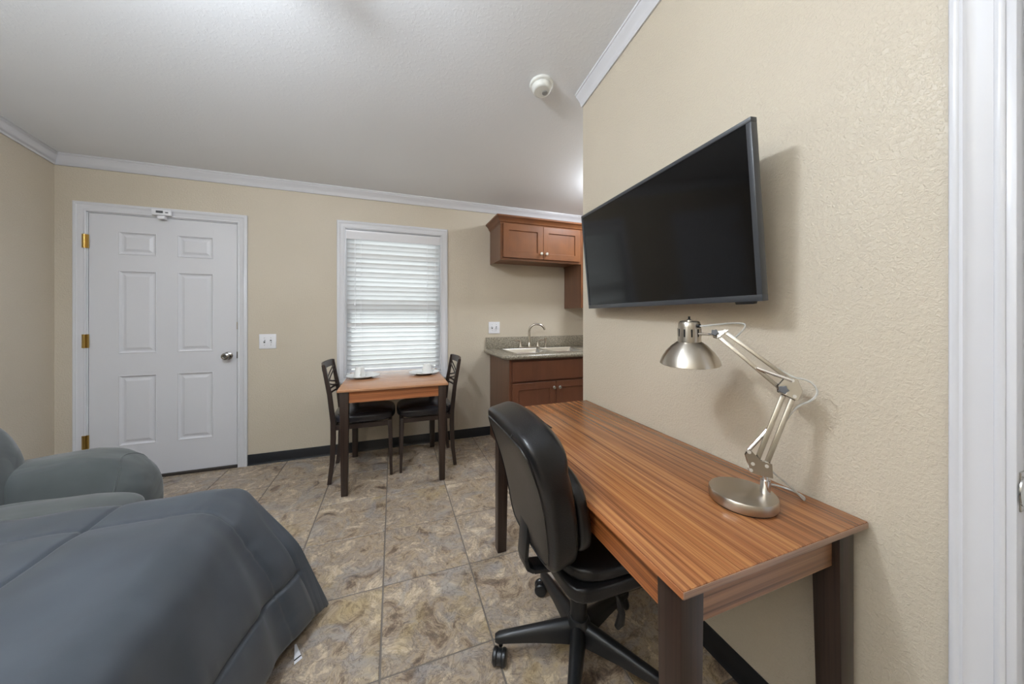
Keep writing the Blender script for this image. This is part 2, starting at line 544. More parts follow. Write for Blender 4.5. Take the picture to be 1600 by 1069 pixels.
# baseboards (black vinyl)
BH = 0.09
def vinyl(name, p0, p1, nrm, label):
    bb = B()
    prof = [(0, 0), (0.011, 0), (0.006, 0.012), (0.0045, 0.02), (0.0045, BH - 0.003), (0.003, BH), (0, BH)]
    sweep(bb, prof, [p0, p1], [nrm, nrm])
    struct(name, bb, BASEB, label)
vinyl('baseboard_far', (-1.145, YF, 0), (0.956, YF, 0), (0, -1, 0), 'black vinyl baseboard along the window wall')
vinyl('baseboard_left', (XL, YB, 0), (XL, YF, 0), (1, 0, 0), 'black vinyl baseboard behind the sofa')
vinyl('baseboard_right', (XR, 0.332, 0), (XR, YP, 0), (-1, 0, 0), 'black vinyl baseboard below the desk wall')
vinyl('baseboard_back', (XL, YB, 0), (XR, YB, 0), (0, 1, 0), 'black vinyl baseboard behind the bed')

# crown mouldings
CR = [(0, 0.0), (0, -0.068), (0.010, -0.070), (0.013, -0.062), (0.016, -0.059), (0.017, -0.053), (0.026, -0.040), (0.040, -0.024), (0.048, -0.018), (0.049, -0.012), (0.055, -0.010), (0.056, 0.0), (0.056, 0.01), (0, 0.01)]
def crown(name, path, side, label):
    bb = B(); sweep(bb, CR, path, side)
    struct(name, bb, TRIM, label, angle=50)
e = 0.056
def cz(y): return ceil_z(y)
# mitred at the far left corner: sides lean into the corner
bb = B()
t = bmesh.new()
rings = []
pts_path = [((XL, YB, cz(YB)), (1, 0, SL * 0)), ]
r0 = [t.verts.new((XL + a, YB, cz(YB) + h)) for a, h in CR]
r1 = [t.verts.new((XL + a, YF - a, cz(YF) + h + (SL * a))) for a, h in CR]
r2 = [t.verts.new((XK, YF - a, cz(YF) + h + (SL * a))) for a, h in CR]
def skin(t, a, b_):
    n = len(a)
    for k in range(n):
        t.faces.new((a[k], a[(k + 1) % n], b_[(k + 1) % n], b_[k]))
skin(t, r0, r1)
t.faces.new(r0[::-1]); t.faces.new(r1)
bmesh.ops.recalc_face_normals(t, faces=t.faces[:])
struct('trim_1', merge(B(), t), TRIM, 'white crown moulding rising along the left wall', angle=50)
t = bmesh.new()
r1 = [t.verts.new((XL + a, YF - a, cz(YF) + h + (SL * a))) for a, h in CR]
r2 = [t.verts.new((XK, YF - a, cz(YF) + h + (SL * a))) for a, h in CR]
skin(t, r1, r2); t.faces.new(r1[::-1]); t.faces.new(r2)
bmesh.ops.recalc_face_normals(t, faces=t.faces[:])
struct('trim_2', merge(B(), t), TRIM, 'white crown moulding over the door and window', angle=50)
t = bmesh.new()
r1 = [t.verts.new((XR - a, YB, cz(YB) + h)) for a, h in CR]
r2 = [t.verts.new((XR - a, YP + 0.004, cz(YP) + h)) for a, h in CR]
skin(t, r1, r2); t.faces.new(r1[::-1]); t.faces.new(r2)
bmesh.ops.recalc_face_normals(t, faces=t.faces[:])
struct('trim_3', merge(B(), t), TRIM, 'white crown moulding ending at the partition corner', angle=50)

# casing profile: (across, out)
CAS = [(0, 0), (0.0, 0.009), (0.004, 0.012), (0.010, 0.012), (0.013, 0.009), (0.020, 0.011), (0.030, 0.0125), (0.042, 0.0145), (0.047, 0.0185), (0.052, 0.0165), (0.056, 0.019), (0.063, 0.019), (0.066, 0.016), (0.066, 0)]
def casing(bb, P, u0, u1, v0, v1, closed=False):
    """frame around opening u0..u1, v0..v1; P(u, v, w) to 3D; open at the bottom unless closed"""
    t = bmesh.new()
    def ring(cu, cv, du, dv):
        return [t.verts.new(P(cu + du * a, cv + dv * a, w)) for a, w in CAS]
    if closed:
        rs = [ring(u0, v0, -1, -1), ring(u0, v1, -1, 1), ring(u1, v1, 1, 1), ring(u1, v0, 1, -1)]
        for k in range(4): skin(t, rs[k], rs[(k + 1) % 4])
    else:
        rs = [ring(u0, v0, -1, 0), ring(u0, v1, -1, 1), ring(u1, v1, 1, 1), ring(u1, v0, 1, 0)]
        for k in range(3): skin(t, rs[k], rs[k + 1])
        t.faces.new(rs[0][::-1]); t.faces.new(rs[-1])
    bmesh.ops.recalc_face_normals(t, faces=t.faces[:])
    return merge(bb, t)

def panel_rects(u0, u1, v0, v1):
    return [(u0, u1, v0, v1, 0.0), (u0 + .004, u1 - .004, v0 + .004, v1 - .004, 0.003), (u0 + .010, u1 - .010, v0 + .010, v1 - .010, -0.002),
            (u0 + .016, u1 - .016, v0 + .016, v1 - .016, -0.009), (u0 + .026, u1 - .026, v0 + .026, v1 - .026, -0.009),
            (u0 + .044, u1 - .044, v0 + .044, v1 - .044, -0.001)]
def six_panel(root, P, u0, u1, v0, v1, us, vsz, thick):
    """slab with cells left open where the panels sit"""
    t = bmesh.new()
    U = sorted({u0, u1, *[k for a in us for k in a]}); V = sorted({v0, v1, *[k for a in vsz for k in a]})
    grid = {(i, j): t.verts.new(P(u, v, 0)) for i, u in enumerate(U) for j, v in enumerate(V)}
    for i in range(len(U) - 1):
        for j in range(len(V) - 1):
            if any(abs(U[i] - a[0]) < 1e-6 for a in us) and any(abs(V[j] - a[0]) < 1e-6 for a in vsz): continue
            t.faces.new((grid[i, j], grid[i + 1, j], grid[i + 1, j + 1], grid[i, j + 1]))
    back = [t.verts.new(P(u, v, -thick)) for u, v in ((u0, v0), (u1, v0), (u1, v1), (u0, v1))]
    t.faces.new(back)
    def side(lst, a, b_):
        t.faces.new([grid[k] for k in lst] + [b_, a])
    nu, nv = len(U) - 1, len(V) - 1
    side([(i, 0) for i in range(nu + 1)], back[0], back[1])
    side([(nu, j) for j in range(nv + 1)], back[1], back[2])
    side([(i, nv) for i in range(nu, -1, -1)], back[2], back[3])
    side([(0, j) for j in range(nv, -1, -1)], back[3], back[0])
    bmesh.ops.recalc_face_normals(t, faces=t.faces[:])
    mobj('slab', merge(B(), t), DOOR, root, smooth=False)
    for a in us:
        for c in vsz:
            bb = B(); nested(bb, P, panel_rects(a[0], a[1], c[0], c[1]))
            mobj('panel', bb, DOOR, root, smooth=False)

# entry door
def empty_struct(name, loc, label):
    o = bpy.data.objects.new(name, None); C.objects.link(o); o.location = loc; o.empty_display_size = .05
    o['kind'] = 'structure'; o['label'] = label
    return o
d1 = empty_struct('door_1', (-1.66, YF, 0), 'white six panel entry door with brass hinges and white casing')
PF = lambda u, v, w: Vector((u + 1.66, -w, v))                         # far wall local to door_1, w towards the room
bb = B(); casing(bb, PF, DX0, DX1, 0.0, DZ1)
mobj('casing', bb, TRIM, d1, angle=50)
bb = B()
for a in ((DX0, DX0 + .006, 0, DZ1), (DX1 - .005, DX1, 0, DZ1), (DX0, DX1, DZ1 - .006, DZ1)):
    box(bb, a[0] + 1.66, a[1] + 1.66, 0.0, 0.10, a[2], a[3])
mobj('jamb', bb, TRIM, d1, smooth=False)
PD = lambda u, v, w: Vector((u + 1.66, 0.003 - w, v))
six_panel(d1, PD, DX0 + .009, DX1 - .008, 0.022, DZ1 - .010, ((-1.942, -1.722), (-1.598, -1.372)), ((0.268, 0.800), (0.965, 1.592), (1.712, 1.886)), 0.04)
bb = B(); box(bb, DX0 + 1.66, DX1 + 1.66, -0.012, 0.09, 0.0, 0.020, 0.003)
o = mobj('threshold', bb, plastic('dark_threshold', (52, 46, 42), 0.5), d1); o['label'] = 'dark threshold strip'
for z in (1.797, 1.065, 0.324):
    bb = B()
    cyl(bb, (-2.118 + 1.66, -0.013, z - .05), (-2.118 + 1.66, -0.013, z + .05), .0075, n=12)
    box(bb, -2.132 + 1.66, -2.118 + 1.66, -0.0135, -0.0095, z - .05, z + .05, .001, 1)
    box(bb, -2.118 + 1.66, -2.098 + 1.66, -0.009, -0.001, z - .05, z + .05, .001, 1)
    hg = mobj('hinge', bb, BRASS, d1); hg['label'] = 'brass hinge'
kM = Matrix.Translation((-1.274 + 1.66, 0.0, 0.923)) @ Matrix.Rotation(rad(90), 4, 'X')
bb = B(); lathe(bb, [(0, 0), (.032, 0), (.032, .004), (.026, .008), (.013, .011), (.0115, .026), (.017, .032), (.026, .040), (.0285, .050), (.026, .058), (.016, .063), (.014, .0625), (.012, .060), (0, .060)], 28, M=kM)
kn = mobj('knob', bb, KNOBM, d1); kn['label'] = 'dark nickel door knob'
bb = B(); box(bb, -1.2165 + 1.66, -1.2095 + 1.66, -0.006, 0.002, 0.90, 0.955, .0008, 1); mobj('latch_plate', bb, KNOBM, d1)
bb = B(); box(bb, -1.2165 + 1.66, -1.2095 + 1.66, -0.006, 0.002, 1.14, 1.20, .0008, 1); mobj('strike_plate', bb, STEEL, d1)

# alarm contact on the door head
al = thing('door_alarm', 'small white door alarm box mounted over the entry door', 'door alarm', (-1.676, YF - 0.019, 2.045))
bb = B(); box(bb, -.058, .058, -.022, 0, -.022, .022, .004); mobj('case', bb, PLATE, al)
bb = B(); box(bb, -.030, .012, -.0235, -.020, -.006, .012, .001, 1)
for k in range(4): box(bb, -.028, .010, -.0245, -.022, -.004 + k * .0042, -.0022 + k * .0042)
o = mobj('speaker_grille', bb, GREYP, al); o['label'] = 'grey speaker slots'
bb = B(); box(bb, .025, .043, -.024, -.020, -.004, .004, .001, 1); mobj('switch', bb, GREYP, al)
bb = B(); box(bb, -.022, .022, -.024, 0.012, -.050, -.026, .003); mobj('magnet', bb, PLATE, al)

# bathroom door on the partition
d2 = empty_struct('door_2', (XR, -0.13, 0), 'white interior door with moulded casing beside the desk')
PR = lambda u, v, w: Vector((-w, u + 0.13, v))
bb = B(); casing(bb, PR, RDY0, RDY1 + .006, 0.0, RDZ)
mobj('casing', bb, TRIM, d2, angle=50)
bb = B()
box(bb, -0.006, 0.12, RDY1 + .13 - .006, RDY1 + .13 + .010, 0, RDZ, .002); box(bb, 0.0, 0.12, RDY0 + .13, RDY0 + .13 + .006, 0, RDZ, .002); box(bb, 0, .12, RDY0 + .13, RDY1 + .13, RDZ - .006, RDZ)
box(bb, 0.072, 0.085, RDY1 + .13 - .018, RDY1 + .13 - .006, 0, RDZ, .002)
mobj('jamb', bb, TRIM, d2)
PR2 = lambda u, v, w: Vector((0.030 - w, u + 0.13, v))
six_panel(d2, PR2, RDY0 + .010, RDY1 - .011, 0.012, RDZ - .010, ((-0.42, -0.18), (-0.08, 0.14)), ((0.25, 0.80), (0.96, 1.60), (1.72, 1.90)), 0.035)
bb = B()
lathe(bb, [(0, 0), (.016, 0.0), (.020, .002), (.020, .004), (.016, .006), (0, .006)], 20, M=Matrix.Translation((0.012, RDY1 + .13 - .0065, 0.913)) @ Matrix.Rotation(rad(90), 4, 'X') @ Matrix.Scale(1.4, 4, (0, 1, 0)))
box(bb, 0.002, 0.03, RDY1 + .13 - .0085, RDY1 + .13 - .005, .875, .95, .001, 1)
o = mobj('strike_plate', bb, STEEL, d2); o['label'] = 'rounded steel strike plate'

# window
w1 = empty_struct('window_1', (0.017, YF, WZ0), 'white framed window with drawn blind above the small table')
PW = lambda u, v, w: Vector((u - 0.017, -w, v - WZ0))
bb = B(); casing(bb, PW, WX0, WX1, WZ0, WZ1, True); mobj('casing', bb, TRIM, w1, angle=50)
bb = B()
for a in ((WX0, WX0 + .006, WZ0, WZ1), (WX1 - .006, WX1, WZ0, WZ1), (WX0, WX1, WZ1 - .006, WZ1), (WX0, WX1, WZ0, WZ0 + .008)):
    box(bb, a[0] - .017, a[1] - .017, 0.0, TH, a[2] - WZ0, a[3] - WZ0)
mobj('reveal', bb, TRIM, w1, smooth=False)
zm = 1.335
for nm, y0, z0, z1 in (('upper_sash', .092, zm - .018, WZ1 - .006), ('lower_sash', .072, WZ0 + .008, zm + .018)):
    bb = B()
    x0, x1 = WX0 + .006 - .017, WX1 - .006 - .017
    for a in ((x0, x0 + .036, z0, z1), (x1 - .036, x1, z0, z1), (x0 + .03, x1 - .03, z0, z0 + .036), (x0 + .03, x1 - .03, z1 - .036, z1)):
        box(bb, a[0], a[1], y0, y0 + .02, a[2] - WZ0, a[3] - WZ0, .002, 1)
    sash = mobj(nm, bb, TRIM, w1)
    bb = B(); box(bb, x0 + .034, x1 - .034, y0 + .008, y0 + .012, z0 + .034 - WZ0, z1 - .034 - WZ0); mobj('pane', bb, GLASS, sash, smooth=False)

# outside ground
b = B(); box(b, -8, 8, YF + TH + .02, YF + 12, -0.35, -0.25)
struct('ground_outside', b, GROUND, 'pale concrete ground outside the window', smooth=False)

# ------------------------------------------------------------------ ceiling fan with lit shades (above the frame; throws the room's shadows)
FX, FY = -0.63, 0.82
fz = ceil_z(FY)
fan = thing('ceiling_fan', 'white five blade ceiling fan with three lit glass shades', 'ceiling fan', (FX, FY, fz))
bb = B(); lathe(bb, [(0, 0.0), (.075, .0), (.075, -.03), (.05, -.05), (0, -.05)], 28); mobj('canopy', bb, FANW, fan)
bb = B(); cyl(bb, (0, 0, -.04), (0, 0, -.10), .02); mobj('downrod', bb, FANW, fan)
bb = B(); lathe(bb, [(0, -.09), (.05, -.09), (.095, -.105), (.108, -.14), (.10, -.185), (.07, -.205), (0, -.205)], 32); mobj('motor_housing', bb, FANW, fan)
for k in range(5):
    a = rad(61 + 72 * k)
    bb = B()
    Mk = Matrix.Rotation(a, 4, 'Z') @ Matrix.Translation((0, 0, -.237)) @ Matrix.Rotation(rad(11), 4, 'X')
    poly = [(0.16, -.045, 0), (.25, -.055, 0), (.42, -.064, 0), (.475, -.058, 0), (.512, -.03, 0), (.52, 0, 0), (.512, .03, 0), (.475, .058, 0), (.42, .064, 0), (.25, .055, 0), (.16, .045, 0)]
    extrude_poly(bb, [Mk @ Vector(p) for p in poly], Mk.to_3x3() @ Vector((0, 0, .007)))
    bl = mobj('blade', bb, FANW, fan)
    bb = B(); box(bb, .09, .20, -.018, .018, -.006, .001, .002, 1, M=Mk); mobj('blade_bracket', bb, FANW, bl)
bb = B(); lathe(bb, [(0, -.20), (.05, -.20), (.055, -.225), (.04, -.25), (0, -.255)], 28); mobj('light_fitter', bb, FANW, fan)
for k in range(3):
    a = rad(40 + 120 * k)
    c = Vector((.10 * cos(a), .10 * sin(a), -.315))
    bb = B(); tube(bb, [(.03 * cos(a), .03 * sin(a), -.235), (.075 * cos(a), .075 * sin(a), -.25), c + Vector((0, 0, .03))], .009, 8)
    arm = mobj('light_arm', bb, FANW, fan)
    bb = B(); lathe(bb, [(0, .044), (.018, .042), (.036, .030), (.046, .006), (.046, -.012), (.034, -.034), (.016, -.044), (0, -.046)], 24, c=c)
    o = mobj('glass_shade', bb, FANGLASS, arm); o['label'] = 'lit frosted glass shade'

# kitchen dome light
kl = thing('dome_light', 'round frosted dome ceiling light over the kitchen corner', 'ceiling light', (1.92, 2.45, ceil_z(2.45) - .006))
kl.rotation_euler = (-math.atan(SL), 0, 0)
bb = B(); lathe(bb, [(0, .008), (.16, .008), (.16, -.018), (.15, -.024), (0, -.024)], 32); mobj('base_ring', bb, FANW, kl)
bb = B(); lathe(bb, [(.148, -.022), (.14, -.05), (.11, -.078), (.06, -.092), (0, -.096)], 32); mobj('glass_dome', bb, KITGLASS, kl)

# added fill light, unseen behind the viewer: an uplight stand bouncing off the ceiling
tc_ = thing('fill_uplight', 'added fill light built as a black uplight stand beside the bed by the left wall', 'fill light', (-1.85, -.35, 0))
bb = B(); lathe(bb, [(0, 0), (.13, 0), (.13, .012), (.03, .03), (.012, .04), (0, .04)], 28); mobj('base', bb, BLACKP, tc_)
bb = B(); cyl(bb, (0, 0, .03), (0, 0, 1.72), .011, n=14); mobj('pole', bb, BLACKP, tc_)
bb = B(); lathe(bb, [(.012, 1.70), (.05, 1.715), (.12, 1.76), (.17, 1.82), (.165, 1.822), (.115, 1.765), (.05, 1.722), (.0, 1.715)], 36); mobj('bowl', bb, BLACKP, tc_)
bb = B(); lathe(bb, [(.140, 1.797), (.07, 1.80), (0, 1.802)], 24); o = mobj('lens', bb, FILLGLASS, tc_); o['label'] = 'glowing lens of the added fill light'

# smoke detector
sd = thing('smoke_detector', 'round white smoke detector on the sloped ceiling', 'smoke detector', (0.822, 1.752, ceil_z(1.752)))
sd.rotation_euler = (-math.atan(SL), 0, 0)
bb = B(); lathe(bb, [(0, .004), (.068, .004), (.070, -.003), (.068, -.013), (.060, -.018), (0, -.018)], 36); mobj('base_plate', bb, SMOKE, sd)
bb = B(); lathe(bb, [(0, -.016), (.055, -.016), (.055, -.021), (0, -.021)], 32); o = mobj('vent_gap', bb, GREYP, sd)
bb = B(); lathe(bb, [(0, -.020), (.059, -.020), (.058, -.032), (.051, -.046), (.044, -.050), (.040, -.050), (0, -.051)], 36); mobj('cover', bb, SMOKE, sd)
bb = B(); lathe(bb, [(0, -.049), (.017, -.049), (.017, -.052), (.013, -.053), (0, -.053)], 20, c=(.020, .002, 0)); o = mobj('sensor_grille', bb, plastic('pale_grey_plastic', (150, 150, 148), .4), sd); o['label'] = 'grey sensor grille'

# switch plates
def switch_plate(loc, label):
    s = thing('light_switch', label, 'light switch', loc, 0, 'double light switches')
    bb = B(); box(bb, -.061, .061, -.0065, .001, -.062, .062, .003, 2); mobj('plate', bb, PLATE, s)
    for x, up in ((-.023, 1), (.023, -1)):
        bb = B(); box(bb, x - .006, x + .006, -.008, -.005, -.013, .013, .0008, 1); mobj('slot', bb, GREYP, s)
        bb = B(); box(bb, -.0045, .0045, -.012, .012, -.0045, .0045, .001, 1, M=Matrix.Translation((x, -.012, .004 * up)) @ Matrix.Rotation(rad(-28 * up), 4, 'X')); mobj('toggle', bb, PLATE, s)
        for z in (-.03, .03):
            bb = B(); lathe(bb, [(0, 0), (.003, 0), (.002, .0012), (0, .0014)], 10, M=Matrix.Translation((x, -.0062, z)) @ Matrix.Rotation(rad(90), 4, 'X')); mobj('screw', bb, STEEL, s)
switch_plate((-1.002, YF, 1.034), 'white double light switch plate between door and window')
switch_plate((1.003, YF, 1.127), 'white double light switch plate above the kitchen backsplash')

# ------------------------------------------------------------------ blind
bl = thing('window_blind', 'white horizontal slat blind closed over the window', 'blind', (0.017, YF, WZ0 + .008))
z0b = WZ0 + .008
hw = (WX1 - WX0) / 2 - .008
bb = B(); box(bb, -hw, hw, .012, .062, 1.968 - z0b, 2.040 - z0b, .003); mobj('headrail', bb, PLATE, bl)
bb = B()
sweep(bb, [(0, 0), (.008, 0), (.010, .004), (.010, .030), (.013, .036), (.013, .056), (.016, .062), (.016, .078), (.012, .082), (0, .082)], [(-hw - .001, .010, 1.958 - z0b), (hw + .001, .010, 1.958 - z0b)], [(0, -1, 0)] * 2)
mobj('valance', bb, PLATE, bl)
SP = 0.0432; NS = 28
zt = 1.944
slat_me = None
for k in range(NS):
    zc = zt - k * SP
    if slat_me is None:
        bb = B(); t = bmesh.new()
        n = 7; rows = []
        for i in range(n):
            f = -1 + 2 * i / (n - 1)
            yy = .0255 * f; zz = .0028 * (1 - f * f)
            rows.append([t.verts.new((x, yy, zz)) for x in (-hw, hw)])
        for i in range(n - 1):
            t.faces.new((rows[i][0], rows[i][1], rows[i + 1][1], rows[i + 1][0]))
        r = bmesh.ops.solidify(t, geom=t.faces[:], thickness=.0022)
        bmesh.ops.recalc_face_normals(t, faces=t.faces[:])
        t.transform(Matrix.Rotation(rad(-56), 4, 'X'))
        merge(bb, t)
        o = mobj('slat', bb, BLIND, bl); slat_me = o.data
    else:
        o = bpy.data.objects.new('slat', slat_me); C.objects.link(o); o.parent = bl
    o.location = (0, .037, zc - z0b)
    o.rotation_euler = (rad(random.uniform(-1.5, 1.5)), 0, 0)
bb = B(); box(bb, -hw, hw, .018, .056, 0.0, .016, .003); mobj('bottom_rail', bb, BLIND, bl)
for x in (-.30, .30):
    bb = B()
    cyl(bb, (x, .017, 0.01), (x, .017, 1.96 - z0b), .0013, n=6); cyl(bb, (x + .012, .057, 0.01), (x + .012, .057, 1.96 - z0b), .0013, n=6)
    mobj('ladder_cord', bb, PLATE, bl)
for x, zz in ((-.352, 1.355), (-.345, 1.13), (.375, 1.27)):
    bb = B(); cyl(bb, (x, .006, zz + .02), (x, .006, 1.97), .0012, n=6)
    for v in bb.verts: v.co.z -= z0b
    cd = mobj('lift_cord', bb, PLATE, bl)
    bb = B(); lathe(bb, [(0, .022), (.003, .021), (.0065, .002), (.007, -.008), (0, -.010)], 14, c=(x, .006, zz - z0b)); mobj('tassel', bb, PLATE, cd)

# ------------------------------------------------------------------ kitchen
def shaker(root, x0, x1, yf, z0, z1, mat, knob_side, thick=.019, fr=.058, name='door'):
    """door standing proud of the face, front at yf (towards -y)"""
    bb = B()
    P = lambda u, v, w: Vector((u, yf - w, v))
    nested(bb, P, [(x0, x1, z0, z1, -thick), (x0, x1, z0, z1, -.002), (x0 + .002, x1 - .002, z0 + .002, z1 - .002, 0), (x0 + fr, x1 - fr, z0 + fr, z1 - fr, 0), (x0 + fr + .002, x1 - fr - .002, z0 + fr + .002, z1 - fr - .002, -.003), (x0 + fr + .002, x1 - fr - .002, z0 + fr + .002, z1 - fr - .002, -.010)])
    d = mobj(name, bb, mat, root, smooth=False)
    if knob_side:
        kx = x1 - .028 if knob_side > 0 else x0 + .028
        kz = knob_z
        bb = B(); lathe(bb, [(0, 0), (.007, 0), (.006, .008), (.010, .014), (.0155, .018), (.0165, .023), (.013, .028), (0, .030)], 20, M=Matrix.Translation((kx, yf, kz)) @ Matrix.Rotation(rad(90), 4, 'X'))
        k = mobj('knob', bb, STEEL, d); k['label'] = 'satin steel knob'
    return d
UD = 0.36
def upper_cab(x0, x1, z0, z1, label, left_side=True):
    u = thing('upper_cabinet', label, 'cabinet', (x0, YF, z0), 0, 'kitchen wall cabinets')
    w, h = x1 - x0, z1 - z0
    bb = B(); box(bb, 0.003, w - .003, -UD + .022, 0, 0.018, h, .0015, 1); mobj('body', bb, CABU, u, smooth=False)
    for a in (0, w - .003):
        bb = B(); box(bb, a, a + .003, -UD + .022, 0, 0, h); mobj('side_panel', bb, CABS, u, smooth=False)
    bb = B()
    for a in ((0, .035, 0, h), (w - .035, w, 0, h), (.035, w - .035, 0, .035), (.035, w - .035, h - .035, h)):
        box(bb, a[0], a[1], -UD + .002, -UD + .0225, a[2], a[3])
    mobj('face_frame', bb, CABU, u, smooth=False)
    return u, w, h
CZ1 = 2.145
u1, w, h = upper_cab(0.958, 1.840, 1.788, CZ1, 'short brown wall cabinet with two shaker doors above the sink')
knob_z = .075
for (a, b_, s) in ((.022, w / 2 - .0015, 1), (w / 2 + .0015, w - .022, -1)):
    shaker(u1, a, b_, -UD - .018, .022, h - .012, CABU, s)
u2, w, h = upper_cab(1.843, 2.615, 1.335, CZ1, 'tall brown wall cabinet right of the sink cabinet')
for (a, b_, s) in ((.022, w / 2 - .0015, 1), (w / 2 + .0015, w - .022, -1)):
    shaker(u2, a, b_, -UD - .018, .022, h - .012, CABU, s)
# cornice along both cabinets
cn = thing('cabinet_cornice', 'stepped brown cornice along the top of the wall cabinets', 'cornice', (0.958, YF, CZ1))
prof = [(-.01, -.012), (.004, -.012), (.006, 0), (.014, .006), (.018, .02), (.036, .042), (.046, .048), (.048, .062), (-.01, .062)]
t = bmesh.new()
W_ = 2.615 - .958
r0 = [t.verts.new((-a, 0, h_)) for a, h_ in prof]
r1 = [t.verts.new((-a, -UD + .002 - a, h_)) for a, h_ in prof]
r2 = [t.verts.new((W_, -UD + .002 - a, h_)) for a, h_ in prof]
skin(t, r0, r1); skin(t, r1, r2); t.faces.new(r0[::-1]); t.faces.new(r2)
bmesh.ops.recalc_face_normals(t, faces=t.faces[:])
mobj('moulding', merge(B(), t), CABU, cn, angle=25)
bb = B(); box(bb, 0.008, W_, -UD + .01, 0, 0.001, .004); mobj('top_board', bb, CABU, cn, smooth=False)

BD = 0.61
def base_cab(x0, x1, label):
    u = thing('base_cabinet', label, 'cabinet', (x0, YF, 0), 0, 'kitchen base cabinets')
    w = x1 - x0; h = .868
    bb = B(); box(bb, .003, w - .003, -BD + .022, 0, .10, h); box(bb, .003, w - .003, -BD + .08, 0, 0, .10); mobj('body', bb, CABB, u, smooth=False)
    bb = B(); box(bb, 0, .003, -BD + .022, 0, .10, h); box(bb, 0, .003, -BD + .08, 0, 0, .10); mobj('side_panel', bb, CABS, u, smooth=False)
    bb = B()
    for a in ((0, .036, .10, h), (w - .036, w, .10, h), (.036, w - .036, .10, .13), (.036, w - .036, h - .035, h), (.036, w - .036, .655, .675)):
        box(bb, a[0], a[1], -BD + .002, -BD + .0225, a[2], a[3])
    mobj('face_frame', bb, CABB, u, smooth=False)
    bb = B(); box(bb, .022, w - .022, -BD - .018, -BD + .002, .668, .845, .002, 1); mobj('false_drawer_front', bb, CABB, u)
    return u, w
for x0, x1, lab in ((0.958, 1.862, 'brown sink base cabinet with false drawer front and two doors'), (1.864, 2.615, 'brown base cabinet beside the sink unit against the kitchen side wall')):
    u, w = base_cab(x0, x1, lab)
    knob_z = .595
    for (a, b_, s) in ((.022, w / 2 - .0015, 1), (w / 2 + .0015, w - .022, -1)):
        shaker(u, a, b_, -BD - .018, .125, .652, CABB, s, fr=.06)

# counter with sink cut-out
ct = thing('countertop', 'speckled beige granite countertop with backsplash', 'countertop', (0.905, YF, .868))
CD = .655; CW = 2.618 - .905; CH = .040
SX0, SX1, SY0, SY1 = 0.125, 0.945, -.585, -.085
bb = B()
R = .07
poly = [(0, 0, 0), (0, -CD + R, 0)] + [(R - R * cos(a), -CD + R - R * sin(a), 0) for a in [rad(k) for k in range(9, 90, 9)]] + [(R, -CD, 0), (SX0, -CD, 0), (SX0, 0, 0)]
extrude_poly(bb, poly, (0, 0, CH))
box(bb, SX0, SX1, -CD, SY0, 0, CH); box(bb, SX0, SX1, SY1, 0, 0, CH); box(bb, SX1, CW, -CD, 0, 0, CH)
mobj('slab', bb, GRAN, ct, smooth=False)
bb = B()
edge = [(0, 0, 0), (0, -CD + R, 0)] + [(R - R * cos(a), -CD + R - R * sin(a), 0) for a in [rad(k) for k in range(9, 90, 9)]] + [(R, -CD, 0), (CW, -CD, 0)]
tube(bb, [Vector(p) + Vector((0.004 if i < 2 else 0, 0.004 if i > 2 else 0, CH / 2)) for i, p in enumerate(edge)], .0202, 12)
mobj('bullnose_edge', bb, GRAN, ct)
bb = B(); box(bb, 0.006, CW, -.020, 0, CH, CH + .118, .003); mobj('backsplash', bb, GRAN, ct)

# sink
sk = thing('kitchen_sink', 'stainless double bowl drop in sink in the granite counter', 'sink', (0.905, YF, .908))
bb = B()
x0, x1, y0, y1 = SX0 - .022, SX1 + .022, SY0 - .018, SY1 + .022
xm = (SX0 + SX1) / 2
bowls = ((SX0 + .016, xm - .012, SY0 + .012, SY1 - .062), (xm + .012, SX1 - .016, SY0 + .012, SY1 - .062))
for a in ((x0, bowls[0][0], y0, y1), (bowls[0][1], bowls[1][0], y0, y1), (bowls[1][1], x1, y0, y1), (bowls[0][0], bowls[0][1], y0, SY0 + .012), (bowls[1][0], bowls[1][1], y0, SY0 + .012), (bowls[0][0], bowls[0][1], SY1 - .062, y1), (bowls[1][0], bowls[1][1], SY1 - .062, y1)):
    box(bb, a[0], a[1], a[2], a[3], 0.0, .004)
mobj('rim', bb, STEEL, sk)
for a in bowls:
    bb = B()
    nested(bb, lambda u, v, w: Vector((u, v, w)), [(a[0], a[1], a[2], a[3], .004), (a[0] + .006, a[1] - .006, a[2] + .006, a[3] - .006, -.006), (a[0] + .012, a[1] - .012, a[2] + .012, a[3] - .012, -.13), (a[0] + .04, a[1] - .04, a[2] + .04, a[3] - .04, -.155), ])
    bw = mobj('bowl', bb, STEEL, sk, angle=60)
    bb = B(); lathe(bb, [(0, -.152), (.03, -.152), (.042, -.150), (.044, -.154), (0, -.156)], 24, c=((a[0] + a[1]) / 2, (a[2] + a[3]) / 2, 0)); mobj('drain', bb, KNOBM, bw)
fx, fy = 1.355 - .905, -.122
fa = thing('kitchen_faucet', 'brushed nickel gooseneck faucet with two lever handles behind the sink', 'faucet', (0.905 + fx, YF + fy, .912))
bb = B(); soft_box(bb, -.13, .13, -.027, .027, 0, .016, 5, 6); mobj('deck_plate', bb, NICKEL, fa)
bb = B(); lathe(bb, [(0, .01), (.024, .01), (.022, .03), (.015, .05), (0.013, .06)], 20); pts = [(0, 0, .03), (0, 0, .18)]
for k in range(0, 11):
    a = rad(k * 17)
    pts.append((.075 - .075 * cos(a), -.035 * (1 - cos(a)), .18 + .072 * sin(a)))
tube(bb, pts, [.014] + [.0115] * (len(pts) - 1), 14)
mobj('spout', bb, NICKEL, fa)
